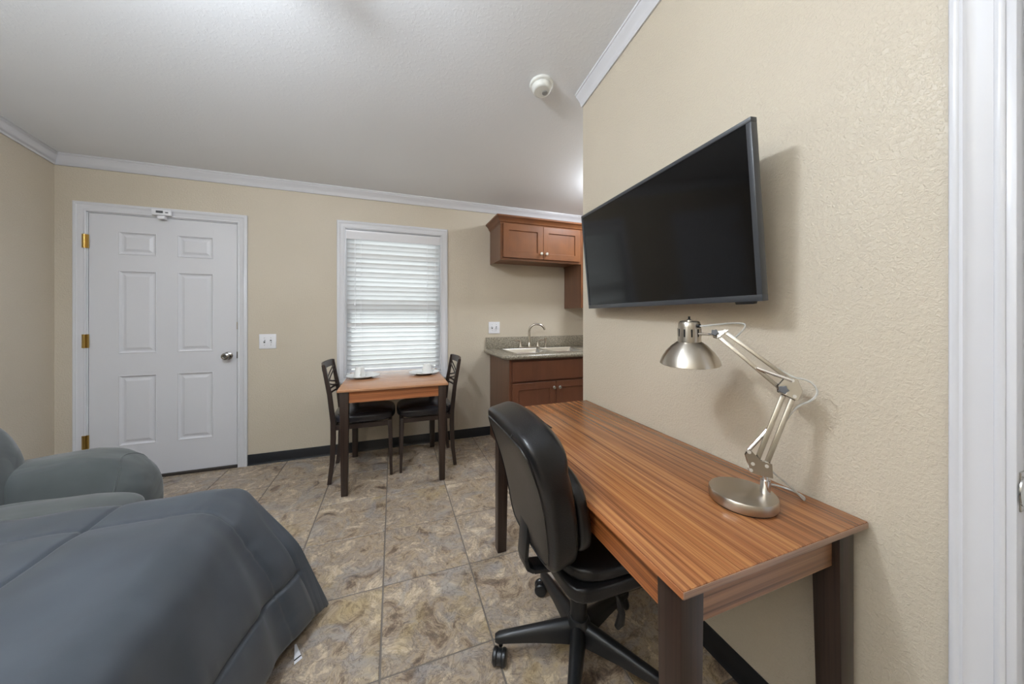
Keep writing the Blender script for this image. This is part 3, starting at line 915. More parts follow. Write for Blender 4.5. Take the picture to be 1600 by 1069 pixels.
for s in (-1, 1):
    bb = B(); lathe(bb, [(0, .012), (.020, .012), (.016, .035), (.012, .055), (.012, .075), (0, .08)], 18, c=(s * .10, 0, 0))
    hd = mobj('handle_post', bb, NICKEL, fa)
    bb = B(); tube(bb, [(s * .10, 0, .072), (s * .10 + s * .02, -.004, .082), (s * .10 + s * .07, -.012, .086)], [.009, .007, .006], 10); mobj('lever', bb, NICKEL, hd)
sp = thing('sink_sprayer', 'brushed nickel side sprayer standing beside the faucet', 'sprayer', (1.545, YF - .125, .912))
bb = B(); lathe(bb, [(0, 0), (.021, 0), (.020, .008), (.013, .014), (.011, .05), (0, .05)], 18); mobj('holder', bb, NICKEL, sp)
bb = B(); lathe(bb, [(0, .045), (.011, .046), (.012, .075), (.015, .095), (.014, .108), (0, .110)], 18); mobj('spray_head', bb, NICKEL, sp)

# ------------------------------------------------------------------ dining set
TX0, TX1, TY0, TY1 = -.362, .392, 2.488, 3.246
TZ = .742
dt = thing('dining_table', 'small square wood laminate table with dark legs below the window', 'table', ((TX0 + TX1) / 2, (TY0 + TY1) / 2, 0))
hx, hy = (TX1 - TX0) / 2, (TY1 - TY0) / 2
bb = B(); box(bb, -hx, hx, -hy, hy, TZ - .018, TZ, .003); mobj('tabletop', bb, TABLETOP, dt)
for sx in (-1, 1):
    for sy in (-1, 1):
        bb = B(); taper_leg(bb, sx * (hx - .043), sy * (hy - .043), .042, .058, 0, TZ - .018); mobj('leg', bb, LEGW, dt)
for sy in (-1, 1):
    bb = B(); box(bb, -hx + .07, hx - .07, sy * (hy - .034) - .009, sy * (hy - .034) + .009, TZ - .098, TZ - .018); mobj('apron', bb, TAPRON, dt, smooth=False)
for sx in (-1, 1):
    bb = B(); box(bb, sx * (hx - .034) - .009, sx * (hx - .034) + .009, -hy + .07, hy - .07, TZ - .098, TZ - .018); mobj('apron', bb, TAPRON, dt, smooth=False)

def dining_chair(label, loc, rz):
    """faces +x; origin on the floor below the seat centre"""
    c = thing('dining_chair', label, 'chair', loc, rz, 'cross back chairs at the small table')
    W2 = .19
    # back posts with the rear legs
    for s in (-1, 1):
        path = [(-.225, s * W2, 0), (-.205, s * W2, .16), (-.198, s * W2, .34), (-.20, s * W2, .46), (-.222, s * W2, .66), (-.262, s * W2, .885)]
        bb = B(); t = bmesh.new(); rings = []
        for i, p in enumerate(path):
            hxw = (.0135, .016, .018, .017, .0155, .013)[i]
            rings.append([t.verts.new((p[0] + a * hxw, p[1] + q * .0105, p[2])) for a, q in ((-1, -1), (1, -1), (1, 1), (-1, 1))])
        for r0, r1 in zip(rings, rings[1:]): skin(t, r0, r1)
        t.faces.new(rings[0][::-1]); t.faces.new(rings[-1])
        bmesh.ops.recalc_face_normals(t, faces=t.faces[:])
        bmesh.ops.bevel(t, geom=t.edges[:], offset=.002, segments=1, affect='EDGES')
        merge(bb, t); mobj('back_post', bb, FRAMEB, c)
        bb = B(); taper_leg(bb, .195, s * (W2 - .005), .020, .030, 0, .435, dx=.012); mobj('front_leg', bb, FRAMEB, c)
    def bx(z): return -.20 - (.022 * max(0, z - .46) / .2 if z < .66 else .022 + .04 * (z - .66) / .225)
    def bowed(y, z, depth=.03): return (bx(z) - depth * (1 - (y / W2) ** 2), y, z)
    def bar(z0f, r, flat, name, depth=.03):
        bb = B(); tube(bb, [bowed(-W2 + 2 * W2 * k / 12, z0f(k / 12), depth) for k in range(13)], r, 8, flat=flat, up=(0, 0, 1)); return mobj(name, bb, FRAMEB, c)
    t_rail = B()
    tt = bmesh.new(); rings = []
    for k in range(13):
        y = -W2 + 2 * W2 * k / 12
        x, _, _z = bowed(y, .862)
        rings.append([tt.verts.new((x + a, y, .862 + q)) for a, q in ((-.009, -.026), (.007, -.026), (.002, .026), (-.013, .026))])
    for r0, r1 in zip(rings, rings[1:]): skin(tt, r0, r1)
    tt.faces.new(rings[0][::-1]); tt.faces.new(rings[-1]); bmesh.ops.recalc_face_normals(tt, faces=tt.faces[:])
    mobj('top_rail', merge(t_rail, tt), FRAMEB, c)
    for dz in (0, .035): bar(lambda f, dz=dz: .635 + dz, .0065, 1.3, 'lower_rail')
    for dz in (0, .032):
        bar(lambda f, dz=dz: .672 + .135 * f ** 1.6 + dz, .0055, 1.2, 'cross_bar')
        bar(lambda f, dz=dz: .672 + .135 * (1 - f) ** 1.6 + dz, .0055, 1.2, 'cross_bar')
    # seat frame and cushion
    for s in (-1, 1):
        bb = B(); box(bb, -.20, .20, s * (W2 - .005) - .009, s * (W2 - .005) + .009, .395, .432, .002, 1); mobj('seat_rail', bb, FRAMEB, c)
    for x in (-.19, .195):
        bb = B(); box(bb, x - .009, x + .009, -W2, W2, .400, .432, .002, 1); mobj('seat_rail', bb, FRAMEB, c)
    def dome(p, l):
        if l[2] > 0: p.z += .014 * (1 - l[0] ** 2) * (1 - l[1] ** 2)
        return p
    bb = B(); soft_box(bb, -.215, .236, -.21, .21, .424, .512, 3.8, 14, fn=dome); st = mobj('seat', bb, VINYL, c); st['label'] = 'black padded vinyl seat'
    return c
dining_chair('brown metal cross back dining chair facing the kitchen side', (-.222, 2.925, 0), 0)
dining_chair('brown metal cross back dining chair facing the entry door side', (.262, 2.930, 0), pi)

def plate(loc, label):
    p = thing('dinner_plate', label, 'plate', loc, 0, 'plates on the small table')
    bb = B(); lathe(bb, [(0, .003), (.055, .003), (.060, 0), (.066, 0), (.078, .006), (.118, .017), (.128, .019), (.1285, .0215), (.118, .020), (.080, .0095), (.070, .0065), (0, .0065)], 48); mobj('dish', bb, CHINA, p)
    return p
def cup(loc, rz, label):
    p = thing('coffee_cup', label, 'cup', loc, rz, 'upturned cups on the small table')
    # stands upside down: rim at the bottom
    bb = B(); lathe(bb, [(.044, 0), (.0455, .002), (.043, .02), (.038, .05), (.0335, .072), (.030, .079), (.025, .0805), (.023, .079), (0, .079)], 32)
    lathe(bb, [(.044, 0), (.041, .004), (.036, .05), (.030, .074), (0, .076)], 32); mobj('bowl', bb, CHINA, p)
    bb = B(); tube(bb, [(.040, 0, .018), (.056, 0, .020), (.064, 0, .034), (.060, 0, .052), (.048, 0, .062), (.034, 0, .064)], .0052, 10); mobj('handle', bb, CHINA, p)
    return p
plate((-.236, 2.955, TZ), 'white plate under the cup near the entry door side chair')
plate((.254, 2.960, TZ), 'white plate under the cup near the kitchen side chair')
cup((-.262, 2.965, TZ + .0065), rad(-80), 'white cup upside down on the plate near the entry door side chair')
cup((.280, 2.965, TZ + .0065), rad(10), 'white cup upside down on the plate near the kitchen side chair')

# ------------------------------------------------------------------ desk
KX0, KX1, KY0, KY1, KZ = .500, 1.098, .455, 1.700, .740
dk = thing('writing_desk', 'long zebra grain wood laminate desk with dark square legs against the wall', 'desk', ((KX0 + KX1) / 2, (KY0 + KY1) / 2, 0))
hx, hy = (KX1 - KX0) / 2, (KY1 - KY0) / 2
bb = B(); box(bb, -hx, hx, -hy, hy, KZ - .016, KZ, .0022, 2); mobj('desktop', bb, DESKTOP, dk)
for x0_, x1_, y0_, y1_, m_ in ((-hx - .0012, -hx + .002, -hy, hy, EDGEF), (hx - .002, hx + .0012, -hy, hy, EDGEF), (-hx, hx, -hy - .0012, -hy + .002, EDGES), (-hx, hx, hy - .002, hy + .0012, EDGES)):
    bb = B(); box(bb, x0_, x1_, y0_, y1_, KZ - .0158, KZ - .0022, .0004, 1); mobj('edge_band', bb, m_, dk, smooth=False)
for sx in (-1, 1):
    for sy in (-1, 1):
        bb = B(); taper_leg(bb, sx * (hx - .045), sy * (hy - .049), .048, .060, 0, KZ - .016, dx=sx * .006, dy=sy * .006, bev=.002); mobj('leg', bb, LEGW, dk)
for sx in (-1, 1):
    bb = B(); box(bb, sx * (hx - .045) - .010, sx * (hx - .045) + .010, -hy + .078, hy - .078, KZ - .114, KZ - .016); mobj('apron', bb, APRON_Y, dk, smooth=False)
for sy in (-1, 1):
    bb = B(); box(bb, -hx + .074, hx - .074, sy * (hy - .045) - .010, sy * (hy - .045) + .010, KZ - .114, KZ - .016); mobj('apron', bb, APRON_X, dk, smooth=False)

# ------------------------------------------------------------------ desk lamp
lp = thing('desk_lamp', 'brushed nickel balanced arm desk lamp with dome shade', 'desk lamp', (.893, .620, KZ))
def L(x, y, z): return Vector((x - .893, y - .620, z - KZ))
bb = B(); lathe(bb, [(0, .004), (.077, .004), (.079, .007), (.079, .028), (.077, .031), (.074, .0318), (0, .0318)], 56); mobj('base', bb, TURNED, lp)
bb = B(); lathe(bb, [(0, 0), (.074, 0), (.074, .0045), (0, .0045)], 40); mobj('felt_pad', bb, RUBBER, lp)
post = L(.938, .590, KZ + .031)
bb = B(); cyl(bb, post, post + Vector((0, 0, .036)), .0115, n=20); cyl(bb, post + Vector((0, 0, .03)), post + Vector((0, 0, .085)), .0075, n=16)
mobj('post', bb, CHROME, lp)
J0 = L(.940, .590, .845); J1 = L(1.012, .566, 1.030); J2 = L(.930, .707, 1.193)
def strip(bb, p, q, w, th, nrm):
    p, q = Vector(p), Vector(q); d = (q - p).normalized(); n = Vector(nrm); n = (n - d * n.dot(d)).normalized(); s = d.cross(n)
    hexa(bb, [p - s * w - n * th, p + s * w - n * th, p + s * w + n * th, p - s * w + n * th], [q - s * w - n * th, q + s * w - n * th, q + s * w + n * th, q - s * w + n * th], .0008)
nrm = (J1 - J0).cross(J2 - J1).normalized()
def plate_poly(bb, pts, th):
    extrude_poly(bb, [Vector(p) - nrm * th for p in pts], nrm * (2 * th), .0006, 1)
def rivet(bb, p, r=.0045):
    cyl(bb, Vector(p) - nrm * .0125, Vector(p) + nrm * .0125, r, n=12)
dlow = (J1 - J0).normalized(); slow = dlow.cross(nrm)
dup_ = (J2 - J1).normalized(); sup = dup_.cross(nrm)
if slow.y < 0: slow = -slow
if sup.z < 0: sup = -sup
# base bracket
bb = B()
zv = Vector((0, 0, 1)); hv = nrm.cross(zv).normalized()
if hv.y < 0: hv = -hv
for s in (-.010, .010):
    o_ = nrm * s
    plate_poly(bb, [p + o_ for p in (J0 + hv * -.014 + zv * -.030, J0 + hv * .034 + zv * -.026, J0 + hv * .046 + zv * .020, J0 + hv * .038 + zv * .040, J0 + hv * .012 + zv * .012, J0 + hv * -.012 + zv * .008)], .0009)
br = mobj('base_bracket', bb, NICKEL, lp, smooth=False)
bb = B()
for p in (J0, J0 + hv * .030, J0 + hv * .038 + zv * .030, J0 + hv * .034 + zv * -.018): rivet(bb, p)
mobj('rivet', bb, CHROME, br)
# lower arm: two flat bars
bb = B(); strip(bb, J0, J1, .0055, .005, nrm); mobj('lower_arm_bar', bb, NICKEL, lp)
bb = B(); strip(bb, J0 + slow * .021, J1 + slow * .021, .0055, .005, nrm); mobj('lower_arm_bar', bb, NICKEL, lp)
bb = B(); tube(bb, [J0 + hv * .038 + zv * .030 + nrm * -.010, J0 + dlow * .095 + slow * .021 + nrm * -.010], .0048, 10); mobj('spring', bb, CHROME, lp)
# elbow bracket
bb = B()
for s in (-.010, .010):
    o_ = nrm * s
    plate_poly(bb, [p + o_ for p in (J1 - dlow * .008 - slow * .010, J1 - dlow * .004 + slow * .033, J1 + dlow * .012 + slow * .040, J1 + dlow * .045 + slow * .030, J1 + dlow * .045 + slow * .006, J1 + dlow * .020 - slow * .012)], .0009)
el = mobj('elbow_bracket', bb, NICKEL, lp, smooth=False)
E0 = J1 + dlow * .006 + slow * .028; E1 = J1 + dlow * .038 + slow * .016
bb = B()
for p in (J1, J1 + slow * .021, E1): rivet(bb, p)
mobj('rivet', bb, CHROME, el)
def knob_star(c, d, name, parent, r=.0115):
    bb = B(); d = Vector(d).normalized(); x, y = frame_at(d)
    pts = [c + (x * cos(2 * pi * k / 20) + y * sin(2 * pi * k / 20)) * (r * (1.0 if (k // 2) % 2 else .74)) for k in range(20)]
    extrude_poly(bb, pts, d * .012, .0012, 1); cyl(bb, c, c - d * .014, .003, n=8)
    mobj(name, bb, GREYP, parent)
toward = nrm if nrm.x < 0 else -nrm
knob_star(E0 + toward * .013, toward, 'tension_knob', el)
# upper arm bars: from elbow to head joint
q0, q1 = J2 + sup * .010, J2 - sup * .012
bb = B(); strip(bb, E1, q0, .005, .0045, nrm); mobj('upper_arm_bar', bb, NICKEL, lp)
bb = B(); strip(bb, E0, q1, .005, .0045, nrm); mobj('upper_arm_bar', bb, NICKEL, lp)
bb = B(); m_ = E0.lerp(q1, .38); tube(bb, [E1 + toward * .010, m_ + toward * .010], .0048, 10); mobj('spring', bb, CHROME, lp)
# head bracket
fw = Vector((L(.893, .780, 1.178) - J2)); fw.z = 0; fw.normalize()
bb = B()
for s in (-.007, .007):
    o_ = nrm * s
    plate_poly(bb, [p + o_ for p in (J2 + sup * .018 - fw * .006, J2 - sup * .022 - fw * .004, J2 + fw * .022 - zv * .012, J2 + fw * .028 + zv * .004)], .0009)
hb = mobj('head_bracket', bb, NICKEL, lp, smooth=False)
bb = B()
for p in (q0, q1): rivet(bb, p)
mobj('rivet', bb, CHROME, hb)
knob_star(J2 + fw * .020 + toward * .010, toward, 'tension_knob', hb, .0105)
# head
HC = L(.890, .786, 1.096)                 # centre of the shade mouth
tilt = Matrix.Rotation(rad(3), 4, 'X') @ Matrix.Rotation(rad(-4), 4, 'Y')
HM = Matrix.Translation(HC) @ tilt
bb = B()
lathe(bb, [(.0865, 0), (.0875, .001), (.086, .006), (.080, .020), (.068, .039), (.052, .056), (.038, .067), (.032, .071), (.031, .071), (.050, .055), (.066, .038), (.078, .020), (.0865, 0)], 56, M=HM)
sh = mobj('shade', bb, TURNED, lp, angle=50)
bb = B(); lathe(bb, [(.033, .068), (.0335, .075), (.0315, .118), (.030, .130), (.027, .134), (.009, .135), (.008, .139), (0, .139)], 40, M=HM); sock_ = mobj('socket_housing', bb, TURNED, lp)
bb = B()
for k in range(10):
    a = 2 * pi * k / 10
    box(bb, -.0022, .0022, -.0006, .0006, .088, .112, M=HM @ Matrix.Rotation(a, 4, 'Z') @ Matrix.Translation((0, -.0327, 0)))
mobj('vent_slot', bb, BLACKP, sock_, smooth=False)
bb = B(); cyl(bb, HM @ Vector((0, 0, .136)), HM @ Vector((0, 0, .150)), .0032, n=12); lathe(bb, [(.007, .136), (.0065, .140), (.003, .142)], 14, M=HM); o = mobj('switch', bb, BLACKP, sock_); o['label'] = 'small black switch stem'
bb = B(); lathe(bb, [(0, -.010), (.010, -.008), (.018, 0), (.024, .014), (.024, .03), (.013, .055), (.012, .075)], 24, M=HM); o = mobj('bulb', bb, CHINA, sh); o['label'] = 'unlit white bulb'
bb = B(); tube(bb, [J2 + fw * .018 - zv * .004, HM @ Vector((0, -.030, .098))], .0036, 10); mobj('swivel_rod', bb, CHROME, lp)
bb = B(); lathe(bb, [(0, 0), (.006, 0), (.006, .008), (0, .009)], 14, M=Matrix.Translation(HM @ Vector((.0, -.031, .122))) @ Matrix.Rotation(rad(90), 4, 'X')); mobj('cord_grommet', bb, BLACKP, sock_)
# cord
def bez(p0, p1, p2, p3, n=14):
    out = []
    for i in range(n + 1):
        t_ = i / n
        out.append(p0 * (1 - t_) ** 3 + p1 * 3 * t_ * (1 - t_) ** 2 + p2 * 3 * t_ ** 2 * (1 - t_) + p3 * t_ ** 3)
    return out
bb = B()
g0 = HM @ Vector((0, -.036, .122)); g1 = J2 - nrm * .012 + sup * .004
c1 = bez(g0, g0 + Vector((0, -.03, 0)), J2 + sup * .055 + fw * .01, J2 + sup * .045 - fw * .022) + bez(J2 + sup * .045 - fw * .022, J2 + sup * .036 - fw * .045, J2 + sup * .012 - dup_ * .03 - nrm * .008, q0.lerp(E1, .15) - nrm * .008)[1:]
c1 += bez(q0.lerp(E1, .15) - nrm * .008, q0.lerp(E1, .4) - nrm * .009, q0.lerp(E1, .7) - nrm * .009, E1 + sup * .012)[1:]
c1 += bez(E1 + sup * .012, E1 + sup * .045 - dup_ * .03, J1 - slow * .065 + dlow * .03, J1 - slow * .022 - dlow * .012)[1:]
c1 += bez(J1 - slow * .022 - dlow * .012, J1.lerp(J0, .2) - nrm * .009, J1.lerp(J0, .7) - nrm * .009, J0 - nrm * .010 - slow * .004)[1:]
c1 += bez(J0 - nrm * .010 - slow * .004, J0 + Vector((.02, -.015, -.03)), L(1.0, .575, .80), L(1.045, .560, .748))[1:]
c1 += bez(L(1.045, .560, .748), L(1.09, .57, .742), L(1.09, .63, .742), L(1.06, .65, .744))[1:]
tube(bb, c1, .0026, 8)
mobj('cord', bb, CLEAR, lp)

# ------------------------------------------------------------------ television
# front lower edge runs from near (.987,.628,1.288) to far (1.036,1.582,1.288); leaning forward
tv_len, tv_h = .955, .518
ax = Vector((.049, .954, 0)).normalized()                # along the screen, away from the camera
upv = Vector((-.050, 0, .516)).normalized()
nv = ax.cross(upv).normalized()                          # towards the room
if nv.x > 0: nv = -nv
nb = -nv
tv = thing('television', 'flat black television tilted forward on the desk wall', 'television', (.987, .628, 1.289))
def T(u, v, w): return ax * u + upv * v + nb * w           # w behind the front
bb = B()
bz = .0135
for u0, u1, v0, v1 in ((0, tv_len, 0, .019), (0, tv_len, tv_h - bz, tv_h), (0, bz + .002, .019, tv_h - bz), (tv_len - bz, tv_len, .019, tv_h - bz)):
    hexa(bb, [T(u0, v0, 0), T(u1, v0, 0), T(u1, v1, 0), T(u0, v1, 0)], [T(u0, v0, .024), T(u1, v0, .024), T(u1, v1, .024), T(u0, v1, .024)], .0012)
mobj('bezel', bb, TVB, tv)
bb = B(); hexa(bb, [T(.010, .012, .003), T(tv_len - .010, .012, .003), T(tv_len - .010, tv_h - .010, .003), T(.010, tv_h - .010, .003)], [T(.010, .012, .012), T(tv_len - .010, .012, .012), T(tv_len - .010, tv_h - .010, .012), T(.010, tv_h - .010, .012)])
o = mobj('screen', bb, TVS, tv, smooth=False); o['label'] = 'switched off glossy black screen'
bb = B(); hexa(bb, [T(.002, .002, .020), T(tv_len - .002, .002, .020), T(tv_len - .002, tv_h - .002, .020), T(.002, tv_h - .002, .020)], [T(.03, .0, .052), T(tv_len - .03, .0, .052), T(tv_len - .03, .33, .052), T(.03, .33, .052)], .003)
mobj('back_cover', bb, BLACKP, tv)
bb = B(); hexa(bb, [T(.030, -.008, .004), T(.085, -.008, .004), T(.090, .006, .004), T(.025, .006, .004)], [T(.030, -.008, .020), T(.085, -.008, .020), T(.090, .006, .020), T(.025, .006, .020)], .002)
mobj('sensor_bump', bb, BLACKP, tv)
wm = thing('wall_mount', 'black tilting wall bracket behind the television', 'wall mount', (XR, 1.105, 1.50))
bb = B(); box(bb, -.012, 0, -.20, .20, -.06, .06, .002, 1); mobj('wall_plate', bb, BLACKP, wm)
for y in (-.12, .12):
    bb = B(); box(bb, -.052, -.010, y - .012, y + .012, -.10, .12, .002, 1); mobj('bracket_arm', bb, BLACKP, wm)

# ------------------------------------------------------------------ office chair (faces +x, towards the desk)
oc = thing('office_chair', 'black leather swivel office chair on a five star base at the desk', 'office chair', (.638, 1.040, 0))
AZ = 0.0
for k in range(5):
    a = rad(18 + 72 * k)
    Mk = Matrix.Rotation(a, 4, 'Z')
    bb = B(); t = bmesh.new(); rings = []
    for r, zt_, zb_, hw_ in ((.028, .142, .070, .027), (.07, .136, .072, .025), (.16, .120, .074, .021), (.25, .104, .072, .018), (.292, .096, .070, .017), (.306, .088, .072, .012)):
        hgt = zt_ - zb_
        ring = []
        for y, z in ((-1, 0), (-1, .55), (-.8, .82), (-.4, .97), (0, 1), (.4, .97), (.8, .82), (1, .55), (1, 0)):
            ring.append(t.verts.new(Mk @ Vector((r, y * hw_, zb_ + z * hgt))))
        rings.append(ring)
    for r0, r1 in zip(rings, rings[1:]): skin(t, r0, r1)
    t.faces.new(rings[0][::-1]); t.faces.new(rings[-1]); bmesh.ops.recalc_face_normals(t, faces=t.faces[:])
    armo = mobj('base_arm', merge(bb, t), BLACKP, oc, angle=50)
    # caster: twin wheel with hood
    ca = rad(18 + 72 * k + (65 if k != 2 else 78))
    cx, cy = .285 * cos(a), .285 * sin(a)
    Mc = Matrix.Translation((cx, cy, 0)) @ Matrix.Rotation(ca, 4, 'Z')
    bb = B(); cyl(bb, Mc @ Vector((0, 0, .05)), Mc @ Vector((0, 0, .085)), .008, n=10)
    lathe(bb, [(0, -.007), (.0245, -.007), (.0245, .007), (0, .007)], 20, M=Mc @ Matrix.Translation((.018, 0, .027)) @ Matrix.Rotation(rad(90), 4, 'X'))
    cs = mobj('caster', bb, BLACKP, armo)
    for s in (-1, 1):
        bb = B(); lathe(bb, [(0, -.008), (.024, -.008), (.027, -.004), (.027, .004), (.023, .0085), (.018, .0095), (0, .0095)], 24, M=Mc @ Matrix.Translation((.018, s * .0155, .027)) @ Matrix.Rotation(rad(-90 * s), 4, 'X'))
        mobj('wheel', bb, BLACKP, cs)
bb = B(); lathe(bb, [(0, .065), (.036, .065), (.042, .08), (.042, .135), (.034, .150), (.030, .152), (.030, .250), (.027, .256), (.027, .30), (.021, .305), (.021, .40), (0, .40)], 32); mobj('gas_column', bb, BLACKP, oc)
bb = B(); box(bb, -.11, .10, -.07, .07, .385, .415, .008, 2); mobj('tilt_mechanism', bb, BLACKP, oc)
bb = B(); tube(bb, [(.03, -.05, .395), (.035, -.12, .385), (.045, -.145, .345), (.055, -.155, .315)], .004, 8)
tube(bb, [(.053, -.152, .325), (.058, -.158, .300), (.064, -.160, .275), (.060, -.158, .245), (.048, -.155, .228)], [.005, .010, .012, .014, .009], 10)
mobj('height_lever', bb, BLACKP, oc)
# seat
def seat_fn(p, l):
    p.z += .010 * (1 - l[1] ** 2) * (l[2] > 0) - .018 * max(0, l[0] - .5)
    if l[2] > 0:
        p.z += .006 * math.sin(3.2 * l[0] + 1) * (1 - abs(l[1]))
    return p
bb = B(); soft_box(bb, -.165, .245, -.245, .175, .415, .470, 7, 14); sbx = mobj('seat_base', bb, BLEATH, oc)
bb = B(); soft_box(bb, -.16, .242, -.24, .17, .455, .515, 4.2, 18, fn=seat_fn); mobj('seat_cushion', bb, BLEATH, oc)
# backrest: tilted padded panel
def BP(x, y, z):  # local back frame: x forward thickness, y across, z up from the lower edge
    a = rad(14)
    return Vector((-.205 + x * cos(a) - z * sin(a), y - .090, .525 + x * sin(a) + z * cos(a)))
def back_fn(p, l):
    # p in panel coordinates; narrower towards the lower edge, belly forward, soft roll at the top
    f = (l[2] + 1) / 2
    wdt = .80 + .20 * min(1, f * 1.5)
    p.y *= wdt
    p.x += .020 * sin(pi * f) + .015 * (1 - l[1] ** 2) * (1 if l[0] > 0 else -.35)
    if l[0] > 0 and f > .72:
        p.x += .014 * sin(pi * min(1, (f - .72) / .28))
    if f > .5: p.z += .016 * (1 - l[1] ** 2) * f
    return BP(p.x, p.y, p.z)
bb = B(); soft_box(bb, -.032, .062, -.212, .212, 0.0, .415, 6, 22, fn=back_fn); bk = mobj('backrest', bb, BLEATH, oc, angle=60)
def back_edge(l1, f, x):
    l = Vector((-1, l1, f * 2 - 1)); l = l * (1 / (1 + abs(l.y) ** 6 + abs(l.z) ** 6) ** (1 / 6))
    return back_fn(Vector((.015 + l.x * .047, l.y * .212, .2075 + l.z * .2075)), tuple(l))
pts = []
for (a0, f0, a1, f1, n_) in ((-.90, .05, -.93, .90, 12), (-.93, .90, -.80, .965, 3), (-.80, .965, .80, .965, 10), (.80, .965, .93, .90, 3), (.93, .90, .90, .05, 12), (.90, .05, .8, .015, 2), (.8, .015, -.8, .015, 8), (-.8, .015, -.90, .05, 2)):
    for k in range(n_):
        q = k / n_
        pts.append(back_edge(a0 + (a1 - a0) * q, f0 + (f1 - f0) * q, -.030))
pts.append(pts[0])
bb = B(); tube(bb, pts, .0034, 6); mobj('piping', bb, BLEATH, bk)
for l1 in (-.30,):
    bb = B(); tube(bb, [back_fn(Vector((x_, l1 * .212 * 1.6, z_)), (q_, l1 * 1.6, z_ / .415 * 2 - 1)) for x_, z_, q_ in ((-.030, .395, -1), (-.012, .409, -.3), (.02, .413, .3), (.05, .405, .9), (.064, .375, 1))], .0022, 6); mobj('stitch_seam', bb, BLACKP, bk)
def lum_fn(p, l):
    p.x += .012 * (1 - l[1] ** 2) * (l[0] > 0)
    f = (p.z) / .415
    return BP(p.x + .020 * sin(pi * min(1, max(0, f))), p.y, p.z)
bb = B(); soft_box(bb, .048, .108, -.185, .185, .020, .255, 3.6, 16, fn=lum_fn); mobj('lumbar_cushion', bb, BLEATH, oc)
# flat steel spine bending under the seat
bb = B()
pth = [(-.225, -.08, .66), (-.243, -.08, .60), (-.252, -.08, .49), (-.246, -.08, .462), (-.225, -.08, .448), (-.05, -.07, .415)]
for p, q in zip(pth, pth[1:]): strip(bb, p, q, .006, .030, (0, 1, 0))
mobj('back_spine', bb, BLACKP, oc)

# ------------------------------------------------------------------ bed and comforter
bd = thing('bed', 'low bed with pale mattress hidden under a charcoal comforter', 'bed', (-1.40, .80, 0))
bb = B(); soft_box(bb, -.86, .80, -.70, .70, .30, .535, 9, 10); mobj('mattress', bb, SHEET, bd)
bb = B(); box(bb, -.85, .78, -.68, .68, .14, .31, .01); mobj('box_base', bb, BLACKP, bd)
for sx in (-.80, .70):
    for sy in (-.62, .62):
        bb = B(); cyl(bb, (sx, sy, 0), (sx, sy, .15), .02, .025, 14); mobj('leg', bb, BLACKP, bd)

CX, CY, ZTOP, RR = -.625, 1.490, .600, .125
OV = .545
seamsU = [-.265, -.865, -1.465, OV - .165]
seamsV = [-.105, -.80, OV - .165]
near_ = [-.020, -.013, -.008, -.004, 0, .004, .008, .013, .020]
def dense(a, seams):
    a = [k for k in a if all(abs(k - q) > .024 for q in seams)]
    return np.array(sorted(a + [q + d for q in seams for d in near_]))
xs = dense(np.concatenate([np.linspace(-1.60, -.02, 110), np.linspace(0, OV, 62)]).tolist(), seamsU)
ys = dense(np.concatenate([np.linspace(-1.33, -.02, 95), np.linspace(0, OV, 62)]).tolist(), seamsV)
U, V = np.meshgrid(xs, ys, indexing='ij')
du, dv = np.maximum(U, 0), np.maximum(V, 0)
S = np.hypot(du, dv)
PH = np.arctan2(dv, du + 1e-9)
f = PH / (pi / 2)
Q = np.maximum(du, dv)                         # square norm: the hem is Q = OV
th = rad(76)
arc = RR * th
def prof_out(q):
    a_ = np.minimum(q, arc) / RR
    return RR * np.sin(a_) + np.maximum(q - arc, 0) * np.cos(th)
def prof_drop(q):
    a_ = np.minimum(q, arc) / RR
    return RR * (1 - np.cos(a_)) + np.maximum(q - arc, 0) * np.sin(th)
rho = prof_out(Q) / prof_out(np.float64(OV)); dn = prof_drop(Q) / prof_drop(np.float64(OV))
ww = np.clip((V + .48) / .48, 0, 1); ww = ww ** 1.3       # foot side flares towards the corner
wx = np.clip((U + .80) / .80, 0, 1); wx = wx * wx * (3 - 2 * wx)
foot = U >= V                                                        # which side a hanging point belongs to
tt_ = np.where(foot, dv / np.maximum(du, 1e-9), du / np.maximum(dv, 1e-9))
tt_ = np.clip(tt_, 0, 1)
F0x, F0y, F0z = .205 + .130 * ww, 0.0, .115 - .070 * ww
F1x, F1y, F1z = 0.0, .165, .17
Tx, Ty, Tz = .368, .075, .028
tc2 = tt_ ** 1.15
Hx = np.where(foot, F0x + (Tx - F0x) * tc2, F1x + (Tx - F1x) * tc2)
Hy = np.where(foot, F0y + (Ty - F0y) * tc2, F1y + (Ty - F1y) * tc2)
Hz = np.where(foot, F0z + (Tz - F0z) * tc2, F1z + (Tz - F1z) * tc2)
hang = (Q > 0)
# near the top the corner is round, further down it follows the hem outline
ux, uy = np.cos(PH), np.sin(PH)
rr_ = prof_out(np.minimum(S, OV))
bl_ = np.clip(dn / .55, 0, 1); bl_ = bl_ * bl_ * (3 - 2 * bl_)
X = CX + np.minimum(U, 0) + np.where(hang, (1 - bl_) * rr_ * ux + bl_ * rho * Hx, 0)
Y = CY + np.minimum(V, 0) + np.where(hang, (1 - bl_) * rr_ * uy + bl_ * rho * Hy, 0)
Z = ZTOP - dn * (ZTOP - Hz)
Z = np.maximum(Z, .016)
